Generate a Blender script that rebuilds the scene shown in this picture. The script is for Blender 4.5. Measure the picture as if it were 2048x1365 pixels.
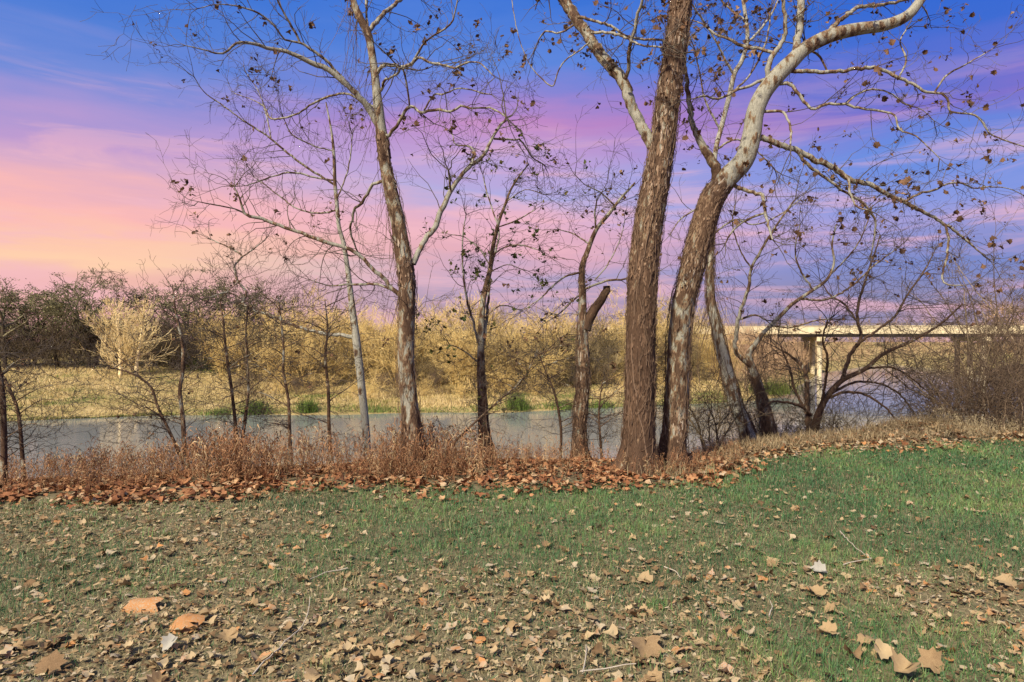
import bpy, math, random
import numpy as np
from mathutils import Vector, Matrix, Euler

random.seed(7)
RNG = np.random.default_rng(7)
for o in list(bpy.data.objects):
    bpy.data.objects.remove(o)
SC = bpy.context.scene
COL = SC.collection
F = 1365.0            # focal length in photograph pixels
CAMZ = 1.6

# ------------------------------------------------------------------ camera
cam = bpy.data.cameras.new('camera')
cam.lens = 24.0; cam.sensor_width = 36.0; cam.clip_start = 0.05; cam.clip_end = 3000
camo = bpy.data.objects.new('camera', cam); COL.objects.link(camo)
camo.location = (0, 0, CAMZ); camo.rotation_euler = (math.radians(90), 0, 0)
SC.camera = camo
SC.view_settings.view_transform = 'Standard'
SC.view_settings.look = 'None'
SC.view_settings.exposure = 0.45
SC.view_settings.gamma = 1.0
SC.view_settings.use_curve_mapping = False
try:
    SC.cycles.use_denoising = True
    SC.cycles.max_bounces = 5
    SC.cycles.diffuse_bounces = 2
    SC.cycles.glossy_bounces = 3
    SC.cycles.transparent_max_bounces = 4
    SC.cycles.caustics_reflective = False
    SC.cycles.caustics_refractive = False
except Exception:
    pass

# ------------------------------------------------------------------ sun and sky
SUN_EL = math.radians(41)
SUN_DIR = Vector((-0.56, -0.83, 0)).normalized() * math.cos(SUN_EL) + Vector((0, 0, math.sin(SUN_EL)))
sun = bpy.data.lights.new('sun', 'SUN')
sun.energy = 4.95; sun.angle = math.radians(3.0); sun.color = (1.0, 0.91, 0.73)
suno = bpy.data.objects.new('sun', sun); COL.objects.link(suno)
suno.rotation_euler = (-SUN_DIR).to_track_quat('-Z', 'Y').to_euler()
suno.location = (-20, -30, 30)


def lin(c):
    return tuple(((v / 255) / 12.92 if v / 255 <= 0.04045 else ((v / 255 + 0.055) / 1.055) ** 2.4) for v in c)


world = bpy.data.worlds.new('World'); SC.world = world
world.use_nodes = True
wt = world.node_tree; wt.nodes.clear()


def wn(t, **k):
    n = wt.nodes.new(t)
    for a, b in k.items():
        setattr(n, a, b)
    return n


def wmath(op, a, b=None, clamp=False):
    n = wn('ShaderNodeMath', operation=op, use_clamp=clamp)
    for i, v in enumerate((a, b)):
        if v is None:
            continue
        if isinstance(v, (int, float)):
            n.inputs[i].default_value = v
        else:
            wt.links.new(v, n.inputs[i])
    return n.outputs[0]


wo = wn('ShaderNodeOutputWorld'); wbg = wn('ShaderNodeBackground')
tc = wn('ShaderNodeTexCoord'); sep = wn('ShaderNodeSeparateXYZ')
wt.links.new(tc.outputs['Generated'], sep.inputs[0])
X, Y, Z = sep.outputs
hor = wmath('SQRT', wmath('ADD', wmath('MULTIPLY', X, X), wmath('MULTIPLY', Y, Y)))
saz = wmath('DIVIDE', X, wmath('MAXIMUM', hor, 0.001))
# long streaks: cloud noise stretched along the horizon
mp = wn('ShaderNodeMapping'); mp.inputs['Scale'].default_value = (1.2, 1.2, 8.0); mp.inputs['Rotation'].default_value = (0.0, 0.10, 0)
wt.links.new(tc.outputs['Generated'], mp.inputs[0])
nz = wn('ShaderNodeTexNoise'); nz.inputs['Scale'].default_value = 2.1; nz.inputs['Detail'].default_value = 5
nz.inputs['Roughness'].default_value = 0.5
wt.links.new(mp.outputs[0], nz.inputs[0])
nz2 = wn('ShaderNodeTexNoise'); nz2.inputs['Scale'].default_value = 7.0; nz2.inputs['Detail'].default_value = 6
mp2 = wn('ShaderNodeMapping'); mp2.inputs['Scale'].default_value = (.9, .9, 6.0); mp2.inputs['Rotation'].default_value = (0.0, 0.14, 0)
wt.links.new(tc.outputs['Generated'], mp2.inputs[0]); wt.links.new(mp2.outputs[0], nz2.inputs[0])
off = wmath('ADD', wmath('MULTIPLY', wmath('SUBTRACT', nz.outputs['Fac'], 0.5), 0.10), wmath('MULTIPLY', wmath('SUBTRACT', nz2.outputs['Fac'], 0.5), 0.06))
el = wmath('ADD', Z, wmath('MULTIPLY', off, wmath('GREATER_THAN', Z, -0.5)))
fac = wmath('MULTIPLY', el, 2.0, True)


def sky_ramp(px, stops):
    r = wn('ShaderNodeValToRGB')
    cr = r.color_ramp
    den2 = F * F + (px - 1024) ** 2
    pts = []
    for y, c in stops:
        v = 682.5 - y
        pts.append((2 * v / math.sqrt(den2 + v * v), c))
    pts.sort()
    while len(cr.elements) < len(pts):
        cr.elements.new(0.5)
    for e, (p, c) in zip(cr.elements, pts):
        e.position = max(0, min(1, p)); e.color = (*lin(c), 1)
    wt.links.new(fac, r.inputs[0])
    return r.outputs[0]


L = sky_ramp(150, [(682, (226, 166, 168)), (560, (240, 186, 172)), (520, (252, 206, 172)), (470, (250, 198, 172)),
                   (415, (248, 184, 180)), (340, (210, 168, 200)), (280, (188, 154, 206)), (215, (162, 148, 210)),
                   (130, (112, 138, 214)), (40, (84, 127, 212)), (-120, (62, 116, 210))])
M = sky_ramp(900, [(682, (172, 148, 162)), (600, (174, 154, 182)), (545, (182, 164, 198)), (500, (226, 172, 186)),
                   (450, (224, 176, 200)), (395, (176, 172, 222)), (330, (190, 160, 212)), (262, (190, 136, 196)),
                   (205, (144, 132, 208)), (120, (94, 134, 218)), (0, (62, 116, 212)), (-120, (52, 108, 208))])
R = sky_ramp(1850, [(682, (168, 146, 164)), (610, (136, 136, 178)), (540, (122, 137, 200)), (440, (160, 156, 214)),
                    (390, (136, 152, 222)), (290, (98, 138, 222)), (205, (124, 112, 202)), (150, (92, 112, 208)),
                    (60, (62, 106, 208)), (-60, (52, 104, 208))])


def wmix(f, a, b):
    n = wn('ShaderNodeMix', data_type='RGBA')
    wt.links.new(f, n.inputs[0]); wt.links.new(a, n.inputs[6]); wt.links.new(b, n.inputs[7])
    return n.outputs[2]


def wrange(v, a, b):
    n = wn('ShaderNodeMapRange', interpolation_type='SMOOTHSTEP')
    wt.links.new(v, n.inputs[0]); n.inputs[1].default_value = a; n.inputs[2].default_value = b
    return n.outputs[0]


dusk = wmix(wrange(saz, 0.0, 0.55), wmix(wrange(saz, -0.52, -0.02), L, M), R)
# thin pink wisps low in the sky
nz3 = wn('ShaderNodeTexNoise'); nz3.inputs['Scale'].default_value = 3.0; nz3.inputs['Detail'].default_value = 8; nz3.inputs['Roughness'].default_value = .6
nz3.inputs['Distortion'].default_value = .6
mp3 = wn('ShaderNodeMapping'); mp3.inputs['Scale'].default_value = (1.1, 1.1, 10.0); mp3.inputs['Rotation'].default_value = (0.05, 0.16, 0); mp3.inputs['Location'].default_value = (3.1, 1.7, .4)
wt.links.new(tc.outputs['Generated'], mp3.inputs[0]); wt.links.new(mp3.outputs[0], nz3.inputs[0])
wisp = wmath('MULTIPLY', wmath('MULTIPLY', wrange(nz3.outputs['Fac'], .48, .66), wmath('SUBTRACT', 1.0, wrange(Z, .14, .40))), .62)
wc = wn('ShaderNodeRGB'); wc.outputs[0].default_value = (*lin((242, 186, 196)), 1)
dusk = wmix(wisp, dusk, wc.outputs[0])
nish = wn('ShaderNodeTexSky', sky_type='NISHITA')
nish.sun_disc = False; nish.sun_elevation = SUN_EL
nish.sun_rotation = math.atan2(SUN_DIR.x, SUN_DIR.y)
nish.air_density = 1.2; nish.dust_density = 2.0
sc = wn('ShaderNodeMix', data_type='RGBA', blend_type='MULTIPLY'); sc.inputs[0].default_value = 1
sc.inputs[7].default_value = (0.15, 0.15, 0.15, 1)
wt.links.new(nish.outputs[0], sc.inputs[6])
skyc = wmix(wrange(Z, 0.48, 0.75), dusk, sc.outputs[2])
wt.links.new(skyc, wbg.inputs[0]); wbg.inputs[1].default_value = 0.76
wt.links.new(wbg.outputs[0], wo.inputs[0])


# ------------------------------------------------------------------ helpers
def P(px, py, y):
    """point of the place seen at photograph pixel px,py, at distance y"""
    return np.array([(px - 1024) / F * y, y, CAMZ - (py - 682.5) / F * y])


def hsh(i):
    i = i.astype(np.int64)
    n = (i[..., 0] * 73856093) ^ (i[..., 1] * 19349663) ^ (i[..., 2] * 83492791)
    n = (n ^ (n >> 13)) * 1274126177
    n = n ^ (n >> 16)
    return (n & 0xFFFF) / 65535.0


def vnoise(p):
    p = np.asarray(p, float)
    f = np.floor(p); t = p - f; t = t * t * (3 - 2 * t)
    r = 0
    for dx in (0, 1):
        for dy in (0, 1):
            for dz in (0, 1):
                w = (t[..., 0] if dx else 1 - t[..., 0]) * (t[..., 1] if dy else 1 - t[..., 1]) * (t[..., 2] if dz else 1 - t[..., 2])
                r = r + w * hsh(f + np.array([dx, dy, dz]))
    return r


def fbm(p, o=3):
    r = 0; a = .5
    for _ in range(o):
        r = r + a * vnoise(p); p = np.asarray(p) * 2.03 + 11.7; a *= .5
    return r / (1 - .5 ** o)


def n2(x, y, s, seed=0, o=3):
    return fbm(np.stack([np.asarray(x, float) * s + seed, np.asarray(y, float) * s + seed * .7, np.zeros_like(np.asarray(x, float)) + seed * 1.3], -1), o)


def sstep(a, b, x):
    t = np.clip((np.asarray(x, float) - a) / (b - a), 0, 1)
    return t * t * (3 - 2 * t)


def mesh_np(name, v, quads=None, tris=None, attrs=None, smooth=True):
    me = bpy.data.meshes.new(name)
    v = np.ascontiguousarray(v, np.float32)
    nq = 0 if quads is None else len(quads)
    nt = 0 if tris is None else len(tris)
    li = []
    if nq: li.append(np.asarray(quads, np.int32).ravel())
    if nt: li.append(np.asarray(tris, np.int32).ravel())
    li = np.concatenate(li)
    me.vertices.add(len(v)); me.vertices.foreach_set('co', v.ravel())
    me.loops.add(len(li)); me.loops.foreach_set('vertex_index', li)
    st = np.concatenate([np.arange(nq) * 4, nq * 4 + np.arange(nt) * 3]).astype(np.int32)
    me.polygons.add(nq + nt)
    me.polygons.foreach_set('loop_start', st)
    me.polygons.foreach_set('use_smooth', np.full(nq + nt, smooth, bool))
    for k, a in (attrs or {}).items():
        at = me.attributes.new(k, 'FLOAT', 'POINT')
        at.data.foreach_set('value', np.ascontiguousarray(a, np.float32))
    me.update(calc_edges=True)
    return me


def link(name, me, mat, parent=None, loc=None):
    o = bpy.data.objects.new(name, me); COL.objects.link(o)
    if mat and len(me.materials) == 0:
        me.materials.append(mat)
    if parent: o.parent = parent
    if loc is not None: o.location = loc
    return o


def tag(o, label=None, cat=None, group=None, kind=None):
    if label: o['label'] = label
    if cat: o['category'] = cat
    if group: o['group'] = group
    if kind: o['kind'] = kind
    return o


def empty(name, loc, label, cat, group=None):
    o = bpy.data.objects.new(name, None); COL.objects.link(o)
    o.location = loc; o.empty_display_size = .2
    return tag(o, label, cat, group)


class Tubes:
    """collects tapered tubes; build() makes one mesh of them"""
    def __init__(s):
        s.g = {}

    def add(s, pts, rad, sides=3, tint=.5, bark=.5):
        pts = np.asarray(pts, float); n = len(pts)
        s.g.setdefault((n, sides), []).append((pts, np.asarray(rad, float), tint, bark))

    def build(s, name, base):
        V = []; Q = []; T = []; B = []; o = 0
        for (n, k), L in s.g.items():
            pts = np.stack([a[0] for a in L]); rad = np.stack([a[1] for a in L])
            N = len(L)
            t = np.gradient(pts, axis=1); t /= np.linalg.norm(t, axis=2, keepdims=True) + 1e-9
            m = pts[:, -1] - pts[:, 0]
            ref = np.zeros((N, 1, 3)); ref[np.arange(N), 0, np.argmin(np.abs(m), 1)] = 1
            u = np.cross(t, ref); u /= np.linalg.norm(u, axis=2, keepdims=True) + 1e-9
            w = np.cross(t, u)
            a = np.arange(k) * 2 * math.pi / k
            ring = pts[:, :, None] + rad[:, :, None, None] * (np.cos(a)[None, None, :, None] * u[:, :, None] + np.sin(a)[None, None, :, None] * w[:, :, None])
            V.append(ring.reshape(-1, 3))
            i, j, q = np.meshgrid(np.arange(N), np.arange(n - 1), np.arange(k), indexing='ij')
            b = i * n * k + j * k; q2 = (q + 1) % k
            Q.append((o + np.stack([b + q, b + q2, b + k + q2, b + k + q], -1)).reshape(-1, 4))
            T.append(np.repeat([x[2] for x in L], n * k))
            br = np.stack([np.broadcast_to(np.asarray(x[3], float), (n,)) for x in L])
            B.append(np.repeat(br.reshape(-1), k))
            o += N * n * k
        v = np.concatenate(V) - np.asarray(base)
        return mesh_np(name, v, np.concatenate(Q), None, {'tint': np.concatenate(T), 'bark': np.concatenate(B)})


def scatter(name, templates, idx, pos, rot, scale, tint, base=(0, 0, 0)):
    """one mesh holding many small copies of template (verts, faces): used for what nobody could count"""
    V = []; T3 = []; T4 = []; TT = []; o = 0
    for k, (tv, tf) in enumerate(templates):
        m = idx == k
        N = int(m.sum())
        if not N: continue
        tv = np.asarray(tv, float)
        v = tv[None] * scale[m][:, None, :]
        v = np.einsum('nij,nvj->nvi', rot[m], v) + pos[m][:, None]
        n = len(tv)
        V.append(v.reshape(-1, 3)); TT.append(np.repeat(tint[m], n))
        offs = o + np.arange(N)[:, None, None] * n
        q = np.array([f for f in tf if len(f) == 4]); t = np.array([f for f in tf if len(f) == 3])
        if len(q): T4.append((offs + q[None]).reshape(-1, 4))
        if len(t): T3.append((offs + t[None]).reshape(-1, 3))
        o += N * n
    return mesh_np(name, np.concatenate(V) - np.asarray(base), np.concatenate(T4) if T4 else None, np.concatenate(T3) if T3 else None,
                   {'tint': np.concatenate(TT)})


def rotz(a):
    c, s = np.cos(a), np.sin(a); z = np.zeros_like(a); o = z + 1
    return np.stack([np.stack([c, -s, z], -1), np.stack([s, c, z], -1), np.stack([z, z, o], -1)], 1)


def rotx(a):
    c, s = np.cos(a), np.sin(a); z = np.zeros_like(a); o = z + 1
    return np.stack([np.stack([o, z, z], -1), np.stack([z, c, -s], -1), np.stack([z, s, c], -1)], 1)


def rand_rot(n, tilt=None):
    """random heading, tilted from the vertical by about tilt (None: any way)"""
    a = RNG.uniform(0, 2 * math.pi, n); b = RNG.uniform(0, 2 * math.pi, n)
    t = RNG.uniform(0, math.pi, n) if tilt is None else RNG.normal(0, tilt, n)
    return np.einsum('nij,njk,nkl->nil', rotz(a), rotx(t), rotz(b))


def smooth_path(p, step):
    """Catmull-Rom through rows of p (any columns, first three xyz), about step apart"""
    p = np.asarray(p, float)
    if len(p) < 2: return p
    q = np.vstack([2 * p[0] - p[1], p, 2 * p[-1] - p[-2]])
    out = []
    for i in range(1, len(q) - 2):
        n = max(1, int(np.linalg.norm(q[i + 1, :3] - q[i, :3]) / step))
        t = (np.arange(n) / n)[:, None]
        a, b, c, d = q[i - 1], q[i], q[i + 1], q[i + 2]
        out.append(.5 * ((2 * b) + (c - a) * t + (2 * a - 5 * b + 4 * c - d) * t ** 2 + (3 * b - a - 3 * c + d) * t ** 3))
    out.append(q[-2][None])
    return np.vstack(out)


# ------------------------------------------------------------------ materials
def newmat(name, rough=.8, spec=.2):
    m = bpy.data.materials.new(name); m.use_nodes = True
    nt = m.node_tree
    b = nt.nodes['Principled BSDF']
    b.inputs['Roughness'].default_value = rough
    b.inputs['Specular IOR Level'].default_value = spec
    return m, nt, b


def ramp(nt, stops, src, interp='LINEAR'):
    r = nt.nodes.new('ShaderNodeValToRGB'); cr = r.color_ramp; cr.interpolation = interp
    while len(cr.elements) < len(stops): cr.elements.new(.5)
    for e, (p, c) in zip(cr.elements, stops):
        e.position = p; e.color = (*c, 1)
    nt.links.new(src, r.inputs[0])
    return r.outputs[0]


def noise(nt, scale, detail=3, coord='Object', stretch=None, rough=.5):
    t = nt.nodes.new('ShaderNodeTexCoord'); src = t.outputs[coord]
    if stretch:
        mpn = nt.nodes.new('ShaderNodeMapping'); mpn.inputs['Scale'].default_value = stretch
        nt.links.new(src, mpn.inputs[0]); src = mpn.outputs[0]
    n = nt.nodes.new('ShaderNodeTexNoise'); n.inputs['Scale'].default_value = scale; n.inputs['Detail'].default_value = detail
    n.inputs['Roughness'].default_value = rough
    nt.links.new(src, n.inputs[0])
    return n.outputs['Fac']


def attr(nt, name):
    a = nt.nodes.new('ShaderNodeAttribute'); a.attribute_name = name
    return a.outputs['Fac']


def nmath(nt, op, a, b, clamp=False):
    n = nt.nodes.new('ShaderNodeMath'); n.operation = op; n.use_clamp = clamp
    for i, v in enumerate((a, b)):
        if isinstance(v, (int, float)): n.inputs[i].default_value = v
        else: nt.links.new(v, n.inputs[i])
    return n.outputs[0]


def bump(nt, b, h, strength=.5, dist=.02):
    n = nt.nodes.new('ShaderNodeBump'); n.inputs['Strength'].default_value = strength; n.inputs['Distance'].default_value = dist
    nt.links.new(h, n.inputs['Height']); nt.links.new(n.outputs[0], b.inputs['Normal'])


def tint_mat(name, stops, rough=.75, spec=.15, trans=0.0, nsc=None):
    m, nt, b = newmat(name, rough, spec)
    f = attr(nt, 'tint')
    if nsc:
        f = nmath(nt, 'ADD', f, nmath(nt, 'MULTIPLY', nmath(nt, 'SUBTRACT', noise(nt, nsc, 3), .5), .35))
    c = ramp(nt, stops, f)
    nt.links.new(c, b.inputs['Base Color'])
    if trans:
        t = nt.nodes.new('ShaderNodeBsdfTranslucent'); nt.links.new(c, t.inputs[0])
        mx = nt.nodes.new('ShaderNodeMixShader'); mx.inputs[0].default_value = trans
        nt.links.new(b.outputs[0], mx.inputs[1]); nt.links.new(t.outputs[0], mx.inputs[2])
        nt.links.new(mx.outputs[0], nt.nodes['Material Output'].inputs[0])
    return m


def bark_mat(name, white=(.32, .305, .245), olive=(.27, .235, .16), tan=(.23, .15, .09), brown=(.115, .068, .042), scale=13.0):
    m, nt, b = newmat(name, .85, .15)
    big = noise(nt, scale, 4, stretch=(1, 1, .42), rough=.55)
    fine = noise(nt, scale * 5, 6, stretch=(1, 1, .3), rough=.68)
    v = nmath(nt, 'ADD', attr(nt, 'bark'), nmath(nt, 'MULTIPLY', nmath(nt, 'SUBTRACT', big, .5), 2.9))
    v = nmath(nt, 'ADD', nmath(nt, 'ADD', v, .06), nmath(nt, 'MULTIPLY', nmath(nt, 'SUBTRACT', fine, .5), .35))
    c = ramp(nt, [(0.0, white), (.36, white), (.39, olive), (.46, olive), (.49, tan), (.60, tan), (.64, brown), (1.0, tuple(x * .75 for x in brown))], v)
    g = ramp(nt, [(.3, (.42, .42, .42)), (.7, (1.3, 1.27, 1.25))], fine)
    mx = nt.nodes.new('ShaderNodeMix'); mx.data_type = 'RGBA'; mx.blend_type = 'MULTIPLY'; mx.inputs[0].default_value = .8
    nt.links.new(c, mx.inputs[6]); nt.links.new(g, mx.inputs[7])
    nt.links.new(mx.outputs[2], b.inputs['Base Color'])
    h = nmath(nt, 'ADD', nmath(nt, 'MULTIPLY', fine, .6), nmath(nt, 'MULTIPLY', ramp(nt, [(.3, (0, 0, 0)), (.75, (1, 1, 1))], v), .6))
    bump(nt, b, h, .8, .02)
    return m


M_BARK = bark_mat('sycamore_bark')
M_BARK_FAR = bark_mat('pale_sapling_bark', white=(.37, .355, .29), scale=13)
M_TWIG = tint_mat('twig_bark', [(0, (.05, .037, .03)), (.5, (.10, .078, .06)), (1, (.24, .21, .165))], nsc=9)
M_VINE = tint_mat('vine_bark', [(0, (.09, .055, .036)), (1, (.2, .13, .085))], nsc=14)
M_FLAKE = tint_mat('bark_flake', [(0, (.06, .036, .023)), (.4, (.15, .09, .055)), (.7, (.26, .17, .108)), (1, (.40, .33, .255))], nsc=20)
M_HANG = tint_mat('hanging_leaf', [(0, (.05, .027, .016)), (.5, (.125, .066, .036)), (.85, (.21, .115, .06)), (1, (.33, .21, .12))], trans=.2)
M_GLEAF = tint_mat('olive_leaf', [(0, (.035, .05, .015)), (.6, (.075, .085, .025)), (1, (.16, .13, .04))], trans=.2)
LEAF = [(0, (.09, .055, .028)), (.2, (.22, .135, .068)), (.4, (.35, .24, .125)), (.6, (.43, .32, .18)), (.78, (.41, .335, .235)), (.88, (.44, .205, .075)), (.94, (.46, .215, .08)), (1, (.37, .345, .29))]
M_LITTER = tint_mat('dry_leaf', LEAF, trans=.12, nsc=25)
M_RUST = tint_mat('rusty_leaf', [(0, (.11, .045, .022)), (.35, (.25, .1, .045)), (.7, (.40, .195, .09)), (.9, (.46, .28, .14)), (1, (.45, .32, .2))], trans=.12, nsc=25)
M_GRASS = tint_mat('grass_blade', [(0, (.042, .105, .042)), (.3, (.09, .19, .07)), (.5, (.175, .28, .08)), (.62, (.24, .26, .11)), (.8, (.38, .31, .16)), (1, (.5, .41, .25))], rough=.5, spec=.3, trans=.25)
M_WEED = tint_mat('dead_weed', [(0, (.085, .04, .022)), (.4, (.25, .115, .055)), (.75, (.40, .22, .11)), (1, (.54, .41, .23))], trans=.15)
M_TANWEED = tint_mat('tan_weed', [(0, (.12, .085, .045)), (.5, (.29, .205, .11)), (1, (.5, .4, .24))], trans=.15)
M_STRAW = tint_mat('meadow_straw', [(0, (.15, .2, .05)), (.25, (.38, .31, .11)), (.6, (.62, .47, .22)), (1, (.78, .6, .33))], trans=.2)
M_REED = tint_mat('green_reed', [(0, (.06, .12, .02)), (1, (.2, .25, .06))], trans=.2)
M_GOLD = tint_mat('golden_twig', [(0, (.34, .22, .075)), (.5, (.70, .50, .19)), (1, (.88, .68, .33))])
M_PALE = tint_mat('pale_twig', [(0, (.6, .43, .18)), (1, (.9, .72, .4))])
M_DARK = tint_mat('dark_twig', [(0, (.04, .03, .02)), (.6, (.105, .075, .045)), (1, (.2, .145, .08))])  # on the far left this darker colour also carries the shade
M_DLEAF = tint_mat('dark_leaf', [(0, (.07, .07, .033)), (.6, (.19, .175, .082)), (1, (.36, .32, .16))], trans=.15)
M_GREY = tint_mat('grey_brown_twig', [(0, (.07, .048, .034)), (.5, (.16, .11, .072)), (1, (.33, .25, .16))])
M_OLIVE = tint_mat('olive_bush', [(0, (.05, .07, .015)), (1, (.14, .16, .04))], trans=.2)
M_OCHRE = tint_mat('ochre_twig', [(0, (.15, .105, .045)), (.5, (.34, .245, .105)), (1, (.52, .39, .19))])  # duller copy of the golden twig, shading variation put into the colour
M_OLTWIG = tint_mat('olive_brown_twig', [(0, (.085, .075, .04)), (.5, (.165, .145, .08)), (1, (.29, .25, .14))])
M_UMBER = tint_mat('umber_shade_twig', [(0, (.09, .07, .035)), (.5, (.19, .14, .07)), (1, (.34, .26, .13))])  # darkest copy of the golden twig, thicket shade put into the colour
M_PINK = tint_mat('far_wood_twig', [(0, (.28, .17, .1)), (1, (.52, .35, .2))])

# ground
m_ground, nt, b = newmat('lawn_soil', .95, .05)
c1 = ramp(nt, [(.3, (.07, .06, .038)), (.5, (.16, .13, .075)), (.7, (.26, .205, .12))], noise(nt, 9, 6, rough=.7))
nt.links.new(c1, b.inputs['Base Color']); bump(nt, b, noise(nt, 40, 4), .6, .02)
m_far, nt, b = newmat('far_bank_soil', .95, .05)
c1 = ramp(nt, [(.3, (.13, .13, .05)), (.5, (.33, .24, .10)), (.7, (.46, .34, .16))], noise(nt, .5, 6, rough=.65))
nt.links.new(c1, b.inputs['Base Color']); bump(nt, b, noise(nt, 4, 5), .8, .1)
m_water, nt, b = newmat('river_water', .05, .5)
b.inputs['Base Color'].default_value = (.21, .215, .205, 1)
b.inputs['IOR'].default_value = 1.333
h = nmath(nt, 'ADD', noise(nt, .9, 3, stretch=(.5, 1.3, 1)), nmath(nt, 'MULTIPLY', noise(nt, 5, 3, stretch=(.45, 1.3, 1)), .35))
bump(nt, b, h, .075, .1)


# ------------------------------------------------------------------ ground, river, far bank
EX = np.array([-60, -30, -5, -1.8, 2.2, 2.7, 3.3, 5, 8.3, 14, 60.])
LAWN = np.array([4.5, 5.5, 6.75, 7.35, 7.6, 8.2, 9.1, 10.1, 10.9, 11.8, 13.])
TOP = np.array([6, 6.6, 7.9, 8.9, 9.2, 9.6, 10.4, 11.3, 12.4, 13.5, 15.])


def lawn_edge(x): return np.interp(x, EX, LAWN) + .25 * (n2(x, 0 * np.asarray(x, float), .9, 5) - .5)
def bank_top(x): return np.interp(x, EX, TOP)


def ground_z(x, y):
    x = np.asarray(x, float); y = np.asarray(y, float)
    d = y - bank_top(x)
    z = -3.7 * sstep(-.3, 6.0, d) + .08 * (n2(x, y, .5, 3) - .5) + .03 * (n2(x, y, 2.2, 9) - .5)
    # low mound of brush at the right end of the bank
    z = z + .20 * np.exp(-(((x - 7.1) / 1.0) ** 2 + ((y - 12.0) / .8) ** 2))
    return z


def grid(xs, ys, zf):
    gx, gy = np.meshgrid(xs, ys, indexing='ij')
    v = np.stack([gx, gy, zf(gx, gy)], -1).reshape(-1, 3)
    nx, ny = len(xs), len(ys)
    i, j = np.meshgrid(np.arange(nx - 1), np.arange(ny - 1), indexing='ij')
    a = i * ny + j
    return v, np.stack([a, a + ny, a + ny + 1, a + 1], -1).reshape(-1, 4)


xs = np.concatenate([np.linspace(-60, -12, 40)[:-1], np.linspace(-12, 14, 150), np.linspace(14, 60, 40)[1:]])
ys = np.concatenate([np.linspace(-40, 2, 20)[:-1], np.linspace(2, 21, 110)])
v, q = grid(xs, ys, ground_z)
tag(link('lawn', mesh_np('lawn', v, q), m_ground), 'leaf-strewn lawn sloping off to the river edge', kind='structure')

v, q = grid(np.linspace(-700, 700, 30), np.linspace(8, 1400, 40), lambda a, b: 0 * a - 3.0)
tag(link('river', mesh_np('river', v, q), m_water), 'calm grey-blue river', kind='structure')

SHX = [-400, -29, -22, -10.2, -.8, 8, 16, 21.8, 30, 45, 73, 400]
SHY = [30, 38.8, 41.9, 43.0, 43.9, 47.5, 51, 55.6, 71, 99, 136, 300]


def shore(x): return np.interp(x, SHX, SHY)


def far_z(x, y):
    d = (y - shore(x)) * .85 + 1.6 * (n2(x, y, .16, 21) - .5)
    z = -3.5 + .5 * sstep(-1.0, 0.0, d) + .45 * sstep(0, 2.5, d) + 1.5 * sstep(2, 19, d) + 1.6 * sstep(18, 60, d) + .35 * (n2(x, y, .25, 4) - .5) * sstep(1, 5, d)
    return z


xs = np.concatenate([np.linspace(-400, -50, 30)[:-1], np.linspace(-50, 60, 130), np.linspace(60, 400, 50)[1:]])
ts = np.concatenate([np.linspace(-2, 30, 60)[:-1], np.linspace(30, 500, 30)])
gx, gt = np.meshgrid(xs, ts, indexing='ij')
gy = shore(gx) + gt
v = np.stack([gx, gy, far_z(gx, gy)], -1).reshape(-1, 3)
i, j = np.meshgrid(np.arange(len(xs) - 1), np.arange(len(ts) - 1), indexing='ij'); a = i * len(ts) + j
q = np.stack([a, a + len(ts), a + len(ts) + 1, a + 1], -1).reshape(-1, 4)
tag(link('far_bank', mesh_np('far_bank', v, q), m_far), 'golden far river bank', kind='structure')
# land on the right, beyond the bushes
v, q = grid(np.linspace(52, 420, 40), np.linspace(20, 130, 30),
            lambda a, b: -3.6 + 3.0 * sstep(0, 14, a - 42 - .22 * b + 3 * (n2(a, b, .1, 8) - .5)))
tag(link('right_bank', mesh_np('right_bank', v, q), m_far), 'river bank at the bridge end', kind='structure')


# ------------------------------------------------------------------ branch growth
def unit(v): return v / (math.sqrt(v[0] ** 2 + v[1] ** 2 + v[2] ** 2) + 1e-9)


def grow(tb, p, d, L, r, lvl, tips, zig=.25, up=.04, kids=4, seg=6, ang=(.5, 1.1), sides=3, tint=None, ratio=(.35, .65), bark=.5, rmin=.0012):
    p = np.array(p, float); d = unit(np.array(d, float))
    n = seg if lvl > 0 else max(3, seg - 3)
    st = L / n
    pts = [p]; ds = [d]
    for k in range(n):
        d = unit(d + np.array([random.gauss(0, zig), random.gauss(0, zig), random.gauss(0, zig) + up]))
        p = p + d * st; pts.append(p); ds.append(d)
    t = random.random() if tint is None else tint + random.uniform(-.2, .2)
    tb.add(pts, np.maximum(np.linspace(r, r * .3, n + 1), rmin), sides, t, bark)
    if lvl == 0:
        tips.append((pts[-1], ds[-1]));
        if random.random() < .5: tips.append((pts[n // 2], ds[n // 2]))
        return
    for c in range(kids):
        k = random.randint(1, n) if c else n - 1
        dd = ds[k]
        s = np.cross(dd, unit(np.array([random.gauss(0, 1), random.gauss(0, 1), random.gauss(0, 1)])))
        a = random.uniform(*ang)
        nd = dd * math.cos(a) + unit(s) * math.sin(a)
        fr = 1 - .7 * k / n
        grow(tb, pts[k], nd, L * random.uniform(*ratio), max(r * fr * .65, rmin), lvl - 1, tips, zig, up, kids, seg, ang, 3, tint, ratio, bark, rmin)


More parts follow.
